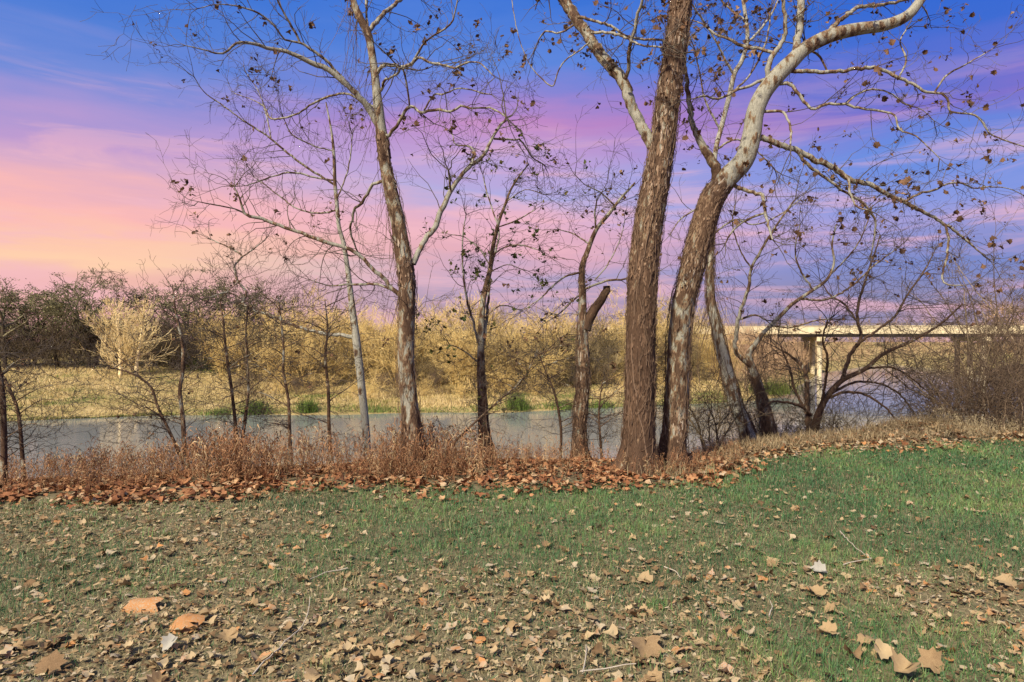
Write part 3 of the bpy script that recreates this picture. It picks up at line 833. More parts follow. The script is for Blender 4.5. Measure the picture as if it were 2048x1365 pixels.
# F: pale sycamore leaning right
F_trunk = [(1344, 945, 56, .8), (1346, 900, 52, .8), (1350, 840, 50, .62), (1355, 760, 49, .46), (1357, 690, 48, .43), (1364, 620, 47, .46), (1378, 560, 49, .6), (1393, 500, 52, .78), (1410, 440, 52, .88), (1426, 395, 52, .8), (1453, 358, 48, .35), (1488, 320, 44, .2), (1503, 271, 41, .1), (1510, 227, 39, .12), (1527, 187, 37, .2), (1553, 154, 36, .25), (1582, 125, 34, .22), (1612, 97, 31, .3), (1663, 71, 30, .4), (1714, 59, 27, .35), (1769, 51, 25, .3), (1813, 33, 23, .25), (1839, 4, 20, .2), (1875, -50, 17, .2)]
F_limbs = [
    [(1432, 385, 26, .9), (1432, 340, 22, .85), (1403, 289, 16, .4), (1385, 250, 12, .25), (1381, 227, 12, .3), (1374, 165, 9, .5), (1368, 120, 6, .5)],
    [(1540, 172, 10, .3), (1536, 130, 12, .15), (1557, 95, 10, .15), (1571, 66, 9), (1568, 29, 8), (1562, -30, 7)],
    [(1546, 106, 7), (1513, 97, 7), (1491, 95, 7), (1458, 79, 6), (1432, 70, 5), (1403, 48, 3), (1380, 40, 2)],
    [(1583, 128, 16, .2), (1590, 105, 16, .15), (1597, 73, 16, .12), (1601, 37, 16, .15), (1602, -40, 14, .2)],
    [(1645, 80, 11), (1670, 51, 10), (1696, 29, 9), (1718, 15, 8), (1762, 11, 7), (1830, -4, 5)],
    [(1570, 140, 10), (1590, 143, 9), (1612, 143, 9), (1663, 145, 8), (1714, 139, 8), (1747, 136, 8), (1777, 147, 7), (1799, 158, 7), (1824, 168, 6), (1853, 185, 6), (1883, 187, 5), (1897, 205, 5), (1899, 223, 4), (1949, 231, 4), (1971, 253, 4), (1978, 267, 3), (2022, 286, 3), (2070, 300, 2)],
    [(1550, 168, 8), (1582, 172, 7), (1604, 198, 7), (1623, 218, 6), (1652, 209, 6), (1692, 209, 6), (1725, 218, 5), (1758, 222, 5), (1788, 231, 4), (1799, 260, 4), (1832, 273, 3), (1879, 317, 2)],
    [(1692, 209, 4), (1714, 190, 4), (1744, 179, 4), (1780, 187, 3), (1810, 209, 3), (1843, 220, 2), (1868, 242, 2)],
    [(1522, 224, 7), (1560, 223, 6), (1575, 238, 5), (1582, 264, 5), (1581, 289, 4)],
    [(1510, 280, 16, .5), (1525, 276, 13, .4), (1553, 288, 13, .3), (1597, 302, 12, .25), (1634, 322, 12, .3), (1670, 337, 12, .3), (1696, 359, 11, .3), (1736, 368, 10), (1773, 388, 9), (1810, 405, 9), (1861, 432, 7), (1897, 454, 6), (1923, 473, 5), (1960, 505, 3)],
    [(1593, 302, 7), (1615, 330, 7), (1641, 348, 6), (1670, 370, 6), (1689, 385, 5), (1722, 403, 5), (1744, 429, 5), (1751, 451, 4), (1744, 500, 3)],
    [(1678, 341, 6), (1696, 359, 6), (1700, 385, 5), (1714, 414, 4), (1735, 420, 3)],
    [(1808, 404, 5), (1839, 388, 5), (1868, 381, 5), (1890, 370, 4), (1919, 366, 4), (1949, 377, 3), (1978, 374, 3), (2015, 377, 2), (2045, 390, 2)],
    [(1890, 450, 5), (1897, 480, 5), (1893, 518, 5), (1883, 556, 4), (1897, 570, 3), (1927, 571, 2)],
    [(1470, 372, 9), (1505, 386, 8), (1524, 392, 8), (1528, 414, 7), (1538, 458, 5), (1545, 480, 3)],
    [(1528, 427, 5), (1494, 440, 5), (1465, 462, 4), (1451, 487, 3)],
    [(1527, 160, 7), (1480, 179, 6), (1436, 198, 5), (1410, 192, 4), (1388, 198, 3)],
    [(1795, 160, 4), (1812, 120, 4), (1800, 85, 3), (1812, 60, 3)], [(1868, 186, 4), (1895, 150, 4), (1935, 128, 3), (1985, 98, 2)], [(1655, 145, 4), (1640, 115, 5), (1612, 95, 5)]]
FT = make_tree('sycamore_tree', 'pale sycamore leaning right with a long limb arching across the upper right', 'tree', 8.8, F_trunk, F_limbs, twig_len=(.35, .9), twigs=.95, seed=6, sides=30, step=.045, drift=.7)
flakes(FT[2], 3600, FT[1], FT[0], .5, .05); climbers(FT[2], 7, FT[1], FT[0], .03, .42, (.005, .014), hair=350)
add_leaves(FT[0], FT[1], FT[3], 290, 620, .068)

# H: white trunk leaning left behind, lit crown with orange leaves
H_trunk = [(1500, 900, 40, .5), (1493, 861, 35, .38), (1474, 815, 31, .25), (1457, 758, 28, .2), (1445, 708, 26, .22), (1433, 651, 23, .3), (1422, 602, 20, .42), (1420, 548, 17, .5), (1423, 480, 12, .5), (1427, 400, 11, .4), (1430, 310, 11, .2), (1443, 253, 11, .1), (1458, 194, 11, .1), (1469, 147, 11, .1), (1484, 121, 10, .1), (1495, 73, 9, .1), (1486, 0, 8, .1), (1480, -40, 7, .1)]
H_limbs = [[(1468, 150, 6, .1), (1450, 120, 5, .1), (1430, 80, 4, .1), (1405, 40, 4, .1), (1385, 10, 3)], [(1492, 90, 6, .1), (1520, 60, 5, .1), (1545, 25, 4), (1560, -10, 3)], [(1440, 260, 5, .1), (1410, 200, 4), (1400, 150, 3), (1390, 100, 3)],
           [(1460, 190, 5), (1500, 150, 4), (1530, 90, 4), (1540, 40, 3)], [(1432, 300, 5), (1470, 280, 4), (1510, 300, 3), (1550, 340, 3)], [(1427, 400, 4), (1390, 420, 4), (1360, 440, 3), (1340, 470, 2)],
           [(1424, 470, 4), (1470, 440, 4), (1510, 450, 3), (1560, 430, 3), (1600, 400, 2)], [(1488, 40, 4), (1450, 10, 4), (1430, -20, 3)]]
H = make_tree('white_sycamore', 'white sycamore leaning left behind the pair, its sunlit top holding orange leaves', 'tree', 12.0, H_trunk, H_limbs, twig_len=(.5, 1.1), twigs=1.0, seed=7, sides=16, mat=M_BARK_FAR, trunk_twigs=24, tw_tint=.6)
add_leaves(H[0], H[1], H[3], 0, 420, .11, cond=lambda p: p[2] > 5)
climbers(H[2], 6, H[1], H[0], .03, .5, (.005, .012), hair=240); hanging(H[0], H[1], H[2][15:80], 130, (.8, 2.8))

# I: crooked tree beside it
I_trunk = [(1545, 900, 36, .9), (1536, 850, 30, .8), (1525, 805, 25, .75), (1514, 765, 20, .7), (1502, 730, 15, .25), (1497, 710, 13, .2), (1508, 692, 11, .3), (1525, 668, 9, .3), (1561, 632, 9, .4), (1584, 609, 8, .45), (1622, 583, 7, .5), (1653, 560, 6, .5), (1668, 526, 5), (1664, 490, 4), (1672, 450, 3)]
I_limbs = [[(1505, 735, 11, .6), (1480, 715, 9, .4), (1470, 697, 9, .2), (1474, 655, 9, .2), (1481, 621, 8, .3), (1497, 575, 7), (1500, 545, 6), (1512, 518, 6), (1535, 480, 5), (1560, 440, 4), (1590, 400, 3)],
           [(1600, 598, 5), (1650, 600, 4), (1700, 575, 4), (1750, 530, 3), (1790, 500, 2)], [(1625, 580, 4), (1600, 540, 4), (1590, 500, 3), (1600, 450, 2)], [(1540, 650, 4), (1580, 655, 4), (1640, 640, 3), (1690, 640, 2)],
           [(1655, 555, 4), (1690, 520, 3), (1720, 480, 3), (1740, 430, 2)], [(1477, 640, 5), (1510, 630, 4), (1530, 640, 3)], [(1505, 540, 4), (1480, 500, 3), (1465, 450, 3), (1470, 410, 2)]]
I_ = make_tree('crooked_tree', 'crooked young tree with a brown foot, its grey branches reaching toward the bridge', 'tree', 12.3, I_trunk, I_limbs, twig_len=(.5, 1.2), twigs=1.0, seed=8, sides=16, trunk_twigs=16, tw_tint=.35, db=.5)
add_leaves(I_[0], I_[1], I_[3], 0, 240, .08)
hanging(I_[0], I_[1], I_[2][8:45], 130, (.4, 1.6)); climbers(I_[2], 4, I_[1], I_[0], .02, .4, hair=60)

# J: spreading shrubby tree over the water
J_trunk = [(1626, 880, 20, .9), (1632, 845, 17, .9), (1640, 820, 15, .9), (1655, 793, 13, .9), (1683, 762, 11, .85), (1729, 739, 9, .8), (1767, 708, 8, .8), (1824, 682, 6, .8), (1881, 648, 5, .8), (1925, 608, 3, .8)]
J_limbs = [[(1618, 880, 14, .9), (1615, 830, 12, .9), (1614, 785, 10, .9), (1608, 740, 8, .8), (1585, 715, 5), (1560, 700, 3)], [(1683, 762, 8), (1702, 708, 8), (1721, 678, 7), (1714, 632, 6), (1725, 579, 5), (1752, 499, 3), (1760, 470, 2)],
           [(1712, 690, 6), (1755, 660, 5), (1790, 632, 5), (1815, 590, 4), (1850, 540, 3), (1870, 500, 2)], [(1622, 830, 6), (1600, 812, 6), (1570, 805, 5), (1538, 806, 4), (1520, 830, 2)], [(1650, 800, 6), (1690, 785, 6), (1730, 790, 5), (1770, 815, 4), (1800, 850, 3)],
           [(1660, 788, 6), (1710, 765, 5), (1760, 768, 4), (1800, 790, 4), (1830, 830, 3)], [(1640, 822, 6), (1650, 770, 5), (1655, 720, 5), (1645, 680, 4), (1655, 640, 3)], [(1730, 738, 5), (1780, 735, 4), (1820, 755, 3), (1850, 780, 2)],
           [(1625, 850, 6), (1590, 780, 5), (1580, 740, 4), (1560, 690, 3)], [(1718, 650, 4), (1690, 610, 4), (1660, 590, 3), (1640, 560, 2)]]
J = make_tree('spreading_shrub', 'dark spreading shrub with drooping arched twigs over the water in front of the bridge pier', 'shrub', 12.8, J_trunk, J_limbs, twig_len=(.5, 1.2), twigs=1.3, seed=9, sides=10, trunk_twigs=60, spacing=.1, tw_tint=.1, up=-.02, drift=1.2, db=.9)

# slim saplings along the left bank: (path, distance, label)
SAPL = [([(376, 940, 12, .5), (369, 900, 10, .5), (366, 838, 10, .5), (360, 785, 9, .5), (366, 739, 9, .5), (366, 693, 8, .5), (358, 655, 6, .5), (350, 615, 4, .5), (345, 570, 2, .5)], 8.6, 'slim upright sapling in the dead weeds, straight below the far dark tree'),
        ([(474, 910, 9, .6), (470, 840, 8, .6), (462, 770, 7, .6), (452, 700, 6, .6), (446, 640, 4, .6), (440, 600, 2, .6)], 9.2, 'thin reddish sapling bending left in front of the green reeds'),
        ([(480, 915, 8, .6), (490, 840, 7, .6), (497, 780, 6, .6), (494, 720, 5, .6), (492, 660, 4, .6), (497, 610, 2, .6)], 9.3, 'thin twin-topped sapling beside the reddish bending one'),
        ([(581, 905, 9, .5), (579, 860, 8, .5), (577, 800, 7, .5), (567, 746, 6, .5), (567, 693, 5, .5), (562, 640, 4, .5), (556, 590, 2, .5)], 9.0, 'sapling with a slight kink near mid height, left of the round reed clump'),
        ([(661, 905, 9, .6), (658, 850, 8, .6), (657, 785, 7, .6), (651, 716, 6, .6), (655, 660, 4, .6), (650, 600, 2, .6)], 9.4, 'dark thin sapling standing just left of the slender white trunk'),
        ([(6, 985, 14, .7), (8, 920, 13, .7), (8, 861, 12, .7), (5, 785, 11, .7), (-4, 730, 9, .7), (-20, 660, 6, .7)], 7.6, 'dark sapling stem cut by the left edge of the view'),
        ([(48, 960, 9, .7), (44, 899, 8, .7), (36, 823, 7, .7), (15, 769, 6, .7), (-8, 730, 4, .7)], 8.0, 'sapling bowing left, next to the stem at the left edge'),
        ([(376, 945, 8, .9), (343, 872, 7, .9), (316, 815, 6, .9), (301, 773, 5, .9), (263, 747, 4, .9), (215, 735, 2, .9)], 8.7, 'leaning brown sapling that arches left over the weeds'),
        ([(880, 945, 6, .8), (905, 890, 5, .8), (1000, 800, 4, .6), (1045, 760, 3, .6), (1075, 700, 2, .6)], 9.6, 'low whip of a sapling slanting right past the leafy one'),
        ([(1120, 930, 6, .7), (1122, 860, 6, .7), (1110, 790, 5, .7), (1090, 740, 3, .7), (1070, 690, 2, .7)], 9.9, 'thin sapling close by the tree with the snapped limb'),
        ([(1205, 935, 6, .8), (1200, 870, 5, .8), (1198, 820, 4, .8), (1205, 760, 2, .8)], 9.7, 'short dark sapling between the snapped-limb tree and the broad trunk')]
for k, (rows, y, lab) in enumerate(SAPL):
    lim = []
    n = len(rows)
    random.seed(900 + k)
    for e in range(8):
        i0 = 1 + e % (n - 2); f_ = random.random(); x, yy = rows[i0][0] * (1 - f_) + rows[i0 + 1][0] * f_, rows[i0][1] * (1 - f_) + rows[i0 + 1][1] * f_
        s = random.choice((-1, 1)); ln = random.uniform(22, 95); st_ = random.uniform(.3, 1.1)
        lim.append([(x, yy, 2.6, .6), (x + s * ln * .3, yy - ln * .3 * st_, 2.1, .6), (x + s * ln * .62, yy - ln * .55 * st_, 1.6, .6), (x + s * ln, yy - ln * random.uniform(.5, 1.0) * st_, 1, .6)])
    S = make_tree('sapling', lab, 'sapling', y, rows, lim, twig_len=(.3, .7), twigs=.9, seed=20 + k, sides=8, trunk_twigs=34, tw_tint=.2, drift=.5, db=.7, spacing=.22, group='saplings along the near bank')
    if k in (0, 1, 3, 5, 8): add_leaves(S[0], S[1], S[3], 0, 60, .05, mat=M_HANG if k != 8 else M_GLEAF)


# ------------------------------------------------------------------ shrubs grown once and copied
def shrub_mesh(name, seed, h, stems, lean, lvl, kids, up, zig, mat, r=.02, tint=.5, sides=3, seg=6, ang=(.3, .8), rmin=.006, ratio=(.4, .7)):
    random.seed(seed)
    tb = Tubes(); tips = []
    for s in range(stems):
        a = random.uniform(0, 6.28); l = random.uniform(0, lean)
        grow(tb, (random.gauss(0, .12 * h * .5), random.gauss(0, .12 * h * .5), -.05), (math.cos(a) * l, math.sin(a) * l, 1), h * random.uniform(.55, .8), r, lvl, tips, zig, up, kids, seg, ang, 4, tint, ratio, rmin=rmin)
    me = tb.build(name, (0, 0, 0)); me.materials.append(mat)
    return me, tips


# K and its neighbours: grey-brown bushes on the right end of the bank
def bush(px, y, label, seed, h, stems, lean=.9, mat=M_GREY, tint=.4, lv=None):
    x = (px - 1024) / F * y
    z = float(ground_z(x, y))
    root = empty('bush', (x, y, z), label, 'bush', 'bushes at the right end of the bank')
    random.seed(seed)
    tbs = Tubes(); tips = []
    for s in range(stems):
        a = random.uniform(0, 6.28); l = random.uniform(.1, lean)
        tb1 = Tubes(); p = np.array([random.gauss(0, .18), random.gauss(0, .12), -.05]); d = unit(np.array([math.cos(a) * l, math.sin(a) * l, 1.])); pts = [p]; L_ = h * random.uniform(.6, 1.); ds = [d]
        for e in range(9):
            d = unit(d + np.array([random.gauss(0, .13), random.gauss(0, .13), -.02])); p = p + d * L_ / 9; pts.append(p); ds.append(d)
        tb1.add(pts, np.linspace(.02, .006, 10), 6, random.uniform(.5, 1), .6)
        link('stem', tb1.build('stem', (0, 0, 0)), mat, root)
        for e in range(2, 10):
            for _ in range(2):
                s_ = unit(np.cross(ds[e], [random.gauss(0, 1), random.gauss(0, 1), random.gauss(0, 1)])); aa = random.uniform(.4, 1.1)
                grow(tbs, pts[e], ds[e] * math.cos(aa) + s_ * math.sin(aa), random.uniform(.35, .9), .006, 2, tips, .2, -.01, 3, tint=tint, rmin=.0028)
    me = tbs.build('twigs', (0, 0, 0))
    tag(link('twigs', me, mat, root), kind='stuff')
    if lv:
        add_leaves(root, np.zeros(3), tips, 0, lv, .05)
    return root


bush(1965, 13.0, 'dense grey-brown bush with arching stems, the fullest at the right end', 301, 3.1, 20, lv=150)
bush(2040, 13.6, 'tall tangled bush cut by the right edge of the view', 302, 4.2, 17, .7, lv=220)
bush(1890, 13.4, 'lower bush leaning over the water, left of the fullest grey-brown one', 303, 1.4, 9, 1.0)
bush(2010, 11.8, 'short wiry bush before the tall one at the lawn corner', 304, 1.0, 9, 1.0)
bush(1560, 13.0, 'small dark bush at the foot of the crooked young tree', 305, 1.1, 8, .9, M_DARK, .5)
bush(1440, 11.5, 'tangle of dark twigs hanging behind the pale leaning trunk', 306, 1.6, 6, .7, M_DARK, .6)
bush(1700, 13.4, 'thin dark bush at the water under the spreading shrub', 307, 1.2, 9, 1.0, M_DARK, .6)


# far bank: copies of a few grown shrubs
GOLD = [shrub_mesh('golden_shrub', 400 + k, 4.2, 7, .6, 3, 5, .05, .22, M_GOLD, .03, .5, ang=(.35, .95), rmin=.0085) for k in range(4)]
DARKB = [shrub_mesh('dark_shrub', 420 + k, 4.0, 6, .9, 3, 4, .03, .2, M_DARK, .035, .4, rmin=.011) for k in range(3)]


def put(me, name, x, y, s, label, cat, group, z=None, mat=None, sz=None, rz=None):
    o = bpy.data.objects.new(name, me); COL.objects.link(o)
    o.location = (x, y, float(far_z(np.array(x), np.array(y))) - .1 if z is None else z)
    o.rotation_euler = (0, 0, random.uniform(0, 6.28) if rz is None else rz)
    o.scale = (s, s, s * (sz or random.uniform(.85, 1.1)))
    if mat:
        o.material_slots[0].link = 'OBJECT'; o.material_slots[0].material = mat
    return tag(o, label, cat, group)


random.seed(55)
for k in range(74):      # the golden thicket that closes the far bank
    px = 440 + 1010 * ((k * .618) % 1); dd = random.uniform(5, 18)
    if px < 560: dd += 6
    y0 = 45.5 if px < 1100 else 50
    y = y0 + dd + (px - 1000) * .008 * (px > 1000)
    x = (px - 1024) / F * y
    sz_ = random.choice((.6, .8, .95, 1.1, 1.25, 1.4)); ci = (0, 0, 1, 0, 0, 2, 0)[k % 7]  # ochre and brown copies paint shading variation into the front-lit thicket
    wd_ = ('short' if sz_ < .7 else 'middling' if sz_ < 1 else 'tall' if sz_ < 1.2 else 'tallest') + (' golden', ' ochre', ' brown')[ci]
    put(random.choice(GOLD)[0], 'golden_shrub', x, y, sz_, sz=random.uniform(.75, 1.2), label='bare ' + wd_ + ' shrub within the sunlit thicket across the river', cat='shrub', group=wd_ + ' shrubs of the far thicket', mat=(M_GOLD, M_OCHRE, M_UMBER)[ci])
for k, (px, s_, lab) in enumerate([(800, 1.6, 'tall golden tree behind the mottled sycamore'), (860, 1.75, 'golden tree rising highest in the thicket, left of the leafy sapling'), (925, 1.65, 'golden tree just left behind the leafy sapling'),
                                   (1075, 1.6, 'golden tree midway between leafy sapling and snapped-limb tree'), (1120, 1.7, 'golden tree left behind the snapped-limb tree'), (1230, 1.7, 'golden tree seen between the snapped limb and the broad trunk'),
                                   (640, 1.6, 'golden tree behind the slender white sycamore'), (1010, 1.45, 'golden tree right behind the leafy sapling')]):
    y = 59 + 2.5 * (k % 3); put(GOLD[k % 4][0], 'golden_tree', (px - 1024) / F * y, y, s_ * .92, lab, 'tree', 'golden trees of the far thicket', mat=M_GOLD)
for k in range(26):      # lower ones at its foot
    px = 470 + 960 * ((k * .618 + .3) % 1); y = (45 if px < 1100 else 50.5) + random.uniform(2.5, 6) + max(0, px - 1000) * .008
    put(random.choice(GOLD)[0], 'low_shrub', (px - 1024) / F * y, y, random.uniform(.3, .5), 'low straw-coloured shrub at the foot of the golden thicket', 'shrub', 'low shrubs under the thicket', mat=random.choice((M_GOLD, M_GREY, M_GOLD)))
for k in range(34):      # undergrowth on the left, its shade put into the dark colour
    px = -60 + 520 * ((k * .618) % 1); y = 61 + random.uniform(0, 10)
    put(random.choice(DARKB)[0], 'dark_shrub', (px - 1024) / F * y, y, random.uniform(.75, 1.25), 'dark brown shrub in the shady undergrowth behind the meadow', 'shrub', 'dark shrubs under the far trees')
for k in range(16):
    px = 300 + 260 * ((k * .618) % 1); y = 63 + random.uniform(0, 8)
    put(random.choice(DARKB)[0], 'dark_shrub', (px - 1024) / F * y, y, random.uniform(.8, 1.2), 'dark brown shrub in the shady undergrowth behind the meadow', 'shrub', 'dark shrubs under the far trees', mat=random.choice((M_DARK, M_GREY)))


# dark spreading trees on the far left
def far_tree(px, y, top, label, seed, wide=.8, stems=1):
    random.seed(seed)
    x = (px - 1024) / F * y; z = float(far_z(np.array(x), np.array(y)))
    H_ = CAMZ - (top - 682.5) / F * y - z
    root = empty('dark_tree', (x, y, z), label, 'tree', 'dark trees on the far bank')
    tb = Tubes(); tw = Tubes(); tips = []
    for s in range(stems):
        d = unit(np.array([random.gauss(0, .15) + (s - (stems - 1) / 2) * .4, random.gauss(0, .1), 1])); p = np.array([s * .4 - .2 * stems, 0, -.2]); pts = [p]
        for e in range(6):
            d = unit(d + np.array([random.gauss(0, .16), random.gauss(0, .12), .05])); p = p + d * H_ * .095; pts.append(p)
        tb.add(pts, np.linspace(.2, .13, 7), 8, .3, .9)
        for e in range(6):
            a = e * 1.05 + random.uniform(-.4, .4); dd = np.array([math.cos(a) * wide, math.sin(a) * wide, random.uniform(.55, 1.0)])
            grow(tw, pts[4 + e % 3], dd, H_ * random.uniform(.36, .50), .14, 3, tips, .2, .02, 4, 6, (.35, .9), 5, .5, (.42, .68), rmin=.022)
    zt = sorted(t[0][2] for t in tips)[int(len(tips) * .985)]
    root.scale = (1, 1, float(H_ / (zt + .25)))
    me = tb.build('trunk', (0, 0, 0)); link('trunk', me, M_DARK, root)
    me = tw.build('branches', (0, 0, 0)); tag(link('branches', me, M_OLTWIG, root), kind='stuff')
    n = 3800
    hubs = random.sample(tips, min(len(tips), 170))
    sel = [random.choice(hubs)[0] for _ in range(n)]
    pos = np.array(sel) + RNG.normal(0, .26, (n, 3)) * np.array([1.2, 1.2, .45]); s = RNG.uniform(.07, .2, n)
    cr = scatter('crown', CARD, RNG.integers(0, 2, n), pos, rand_rot(n, .7), np.stack([s, s, s], -1), RNG.uniform(0, 1, n))
    tag(link('crown', cr, M_DLEAF, root), kind='stuff')


for args in [(15, 64, 545, 'dark tree at the left end of the far tree row', 501, .9), (120, 68, 545, 'rounded dark tree, second from the left on the far bank', 502, .9), (185, 66, 535, 'tallest broad dark tree above the white sycamore', 503, 1.0, 2),
             (255, 67, 558, 'dark tree spreading right behind the white sycamore', 504, 1.0), (345, 70, 545, 'upright narrow dark tree right of the white sycamore', 505, .6), (420, 69, 570, 'dark tree beside the green shrub on the far bank', 506, .8),
             (465, 72, 562, 'thin dark tree behind the start of the golden thicket', 507, .7), (555, 74, 578, 'last dark tree on the right of the far row', 508, .8), (75, 72, 575, 'lower dark tree between the first two of the far row', 509, .9), (-60, 66, 560, 'dark tree mostly beyond the left edge', 510, .9)]:
    far_tree(*args)


# white two-stemmed sycamore on the meadow
def pale_tree(px, y, base_py, top, label, seed, stems, half):
    random.seed(seed)
    x = (px - 1024) / F * y; z = float(far_z(np.array(x), np.array(y)))
    H_ = CAMZ - (top - 682.5) / F * y - z
    root = empty('pale_sycamore', (x, y, z), label, 'tree')
    tw = Tubes(); tips = []
    for s, (dx, lean) in enumerate(stems):
        p = np.array([dx, 0, -.2]); d = unit(np.array([lean, 0, 1.])); pts = [p]; ds = [d]
        for e in range(12):
            d = unit(d + np.array([random.gauss(0, .04), random.gauss(0, .04), .02])); p = p + d * H_ * .078; pts.append(p); ds.append(d)
        tb = Tubes(); tb.add(pts, np.linspace(.19, .03, 13), 8, .95, 0); link('trunk', tb.build('trunk', (0, 0, 0)), M_PALE, root)
        for e in range(1, 13):
            for _ in range(6):
                a = random.uniform(0, 6.28); el_ = random.uniform(-.1, .75)
                ln = half * (1.0 - .62 * abs(e - 3.) / 9) * random.uniform(.6, 1.05)
                grow(tw, pts[e], (math.cos(a), math.sin(a), el_), ln, .03, 2, tips, .1, .10, 4, 6, (.3, .7), 3, .55, (.35, .6), rmin=.013)
    tag(link('branches', tw.build('branches', (0, 0, 0)), M_PALE, root), kind='stuff')


pale_tree(252, 57, 750, 605, 'cream-white bare sycamore with two stems on the sunlit meadow', 601, [(-.45, -.03), (.85, .05)], 3.2)
for k, (px, y, s) in enumerate([(495, 60, .95), (540, 61, .9), (590, 59, .85)]):
    put(GOLD[k][0], 'pale_shrub', (px - 1024) / F * y, y, s, ['tall pale shrub at the left end of the golden thicket', 'pale shrub second from the left end of the thicket', 'pale rounded shrub above the round reed clump'][k], 'shrub', None, mat=M_PALE)


# green things at the far waterline
def clump(px, py, w, hpx, label, name, mat, n, seed, y=None, tilt=.35):
    x0 = (px - 1024) / F * 45
    y = y or float(shore(np.array(x0))) + .6
    x = (px - 1024) / F * y; z = float(far_z(np.array(x), np.array(y)))
    hh = hpx / F * y; ww = w / F * y
    pos = np.stack([RNG.normal(0, ww * .25, n), RNG.normal(0, ww * .25, n), np.zeros(n) - .05], -1)
    tpl = [([(-.5, 0, 0), (.5, 0, 0), (.3, .12, .6), (-.3, .12, .6), (0, .4, 1)], [(0, 1, 2, 3), (3, 2, 4)])]
    s = hh * RNG.uniform(.5, 1.1, n)
    me = scatter(name, tpl, np.zeros(n, int), pos, rand_rot(n, tilt), np.stack([np.full(n, .035), s, s], -1), RNG.uniform(0, 1, n))
    o = link(name, me, mat, None, (x, y, z))
    tag(o, label, 'reeds' if name == 'reed_clump' else 'bush')


clump(615, 822, 36, 32, 'rounded bright green reed clump at the far waterline', 'reed_clump', M_REED, 420, 1)
clump(512, 822, 44, 36, 'wide green reed clump at the waterline below the golden thicket', 'reed_clump', M_REED, 420, 2)
clump(1034, 815, 44, 36, 'spiky green reed clump leaning over the water by the leafy sapling', 'reed_clump', M_REED, 460, 3)
clump(1125, 800, 70, 22, 'low green reeds left of the snapped-limb tree', 'reed_clump', M_REED, 350, 4)
clump(1205, 795, 50, 20, 'low green reeds between the snapped-limb tree and the broad trunk', 'reed_clump', M_REED, 300, 5)
clump(1540, 800, 100, 32, 'olive green bank growth under the bridge end', 'waterside_bush', M_OLIVE, 900, 6, y=57)
clump(405, 700, 30, 42, 'bright green leafy shrub among the dark trunks', 'green_bush', M_REED, 500, 7, y=62, tilt=1.2)
clump(440, 815, 60, 16, 'strip of low green reeds beside the wide clump', 'reed_clump', M_REED, 260, 8)

# meadow grass
N = 50000
px_ = RNG.uniform(-120, 1500, N); dd = RNG.uniform(0, 1, N) ** 1.2 * np.where(px_ < 480, 26, 12)
x0 = (px_ - 1024) / F * 46; y_ = shore(x0) + .3 + dd; x_ = (px_ - 1024) / F * y_
y_ = np.maximum(y_, shore(x_) + .25)
cl = n2(x_, y_, .55, 31); gr = n2(x_, y_, .22, 77)
hgt = (.12 + .95 * np.clip(cl - .38, 0, 1)) * RNG.uniform(.6, 1.2, N)
tint = np.clip(.35 + .9 * (cl - .3) + RNG.normal(0, .16, N) - 1.8 * np.clip(gr - .58, 0, 1) * 2 - .5 * (dd < 1.3), 0, 1)
BL = []
for bend in (.15, .45, .8):
    BL.append(([(-.5, 0, 0), (.5, 0, 0), (.38, bend * .3, .55), (-.38, bend * .3, .55), (0, bend, .95 - bend * .25)], [(0, 1, 2, 3), (3, 2, 4)]))
pos = np.stack([x_, y_, far_z(x_, y_) - .02], -1)
wd = np.full(N, .034)
me = scatter('meadow_grass', BL, RNG.integers(0, 3, N), pos, rand_rot(N, .5), np.stack([wd, hgt, hgt], -1), tint)
tag(link('meadow_grass', me, M_STRAW), 'sunlit dry straw grass on the far bank', 'grass', kind='stuff')

# far woods beyond, one mass each
SPRAY = []
random.seed(9)
for k in range(4):
    v = []; f = []
    for e in range(7):
        a = random.uniform(-.7, .7); b_ = random.uniform(0, 6.28); o_ = random.uniform(0, .45); L_ = random.uniform(.4, .8)
        dx, dy, dz = math.sin(a) * math.cos(b_), math.sin(a) * math.sin(b_), math.cos(a); i0 = len(v)
        v += [(-.007, 0, o_), (.007, .004, o_), (dx * L_, dy * L_, o_ + dz * L_)]; f.append((i0, i0 + 1, i0 + 2))
    SPRAY.append((v, f))


def wood(name, label, x0, x1, yf, h, n, mat, zf, depth, wk=1.0, seed=0):
    x = RNG.uniform(x0, x1, n); y = yf(x) + RNG.uniform(0, depth, n)
    hh = h * (.55 + .9 * (n2(x, y, 3.0 / max(8, h * 2), seed, 2)))
    zz = zf(x, y) + hh * RNG.uniform(0, 1, n) ** .8 * .85
    s = h * RNG.uniform(.25, .5, n)
    me = scatter(name, SPRAY, RNG.integers(0, 4, n), np.stack([x, y, zz - .2], -1), rand_rot(n, .75), np.stack([s * wk, s * wk, s], -1), RNG.uniform(0, 1, n))
    tag(link(name, me, mat), label, 'woods', kind='stuff')


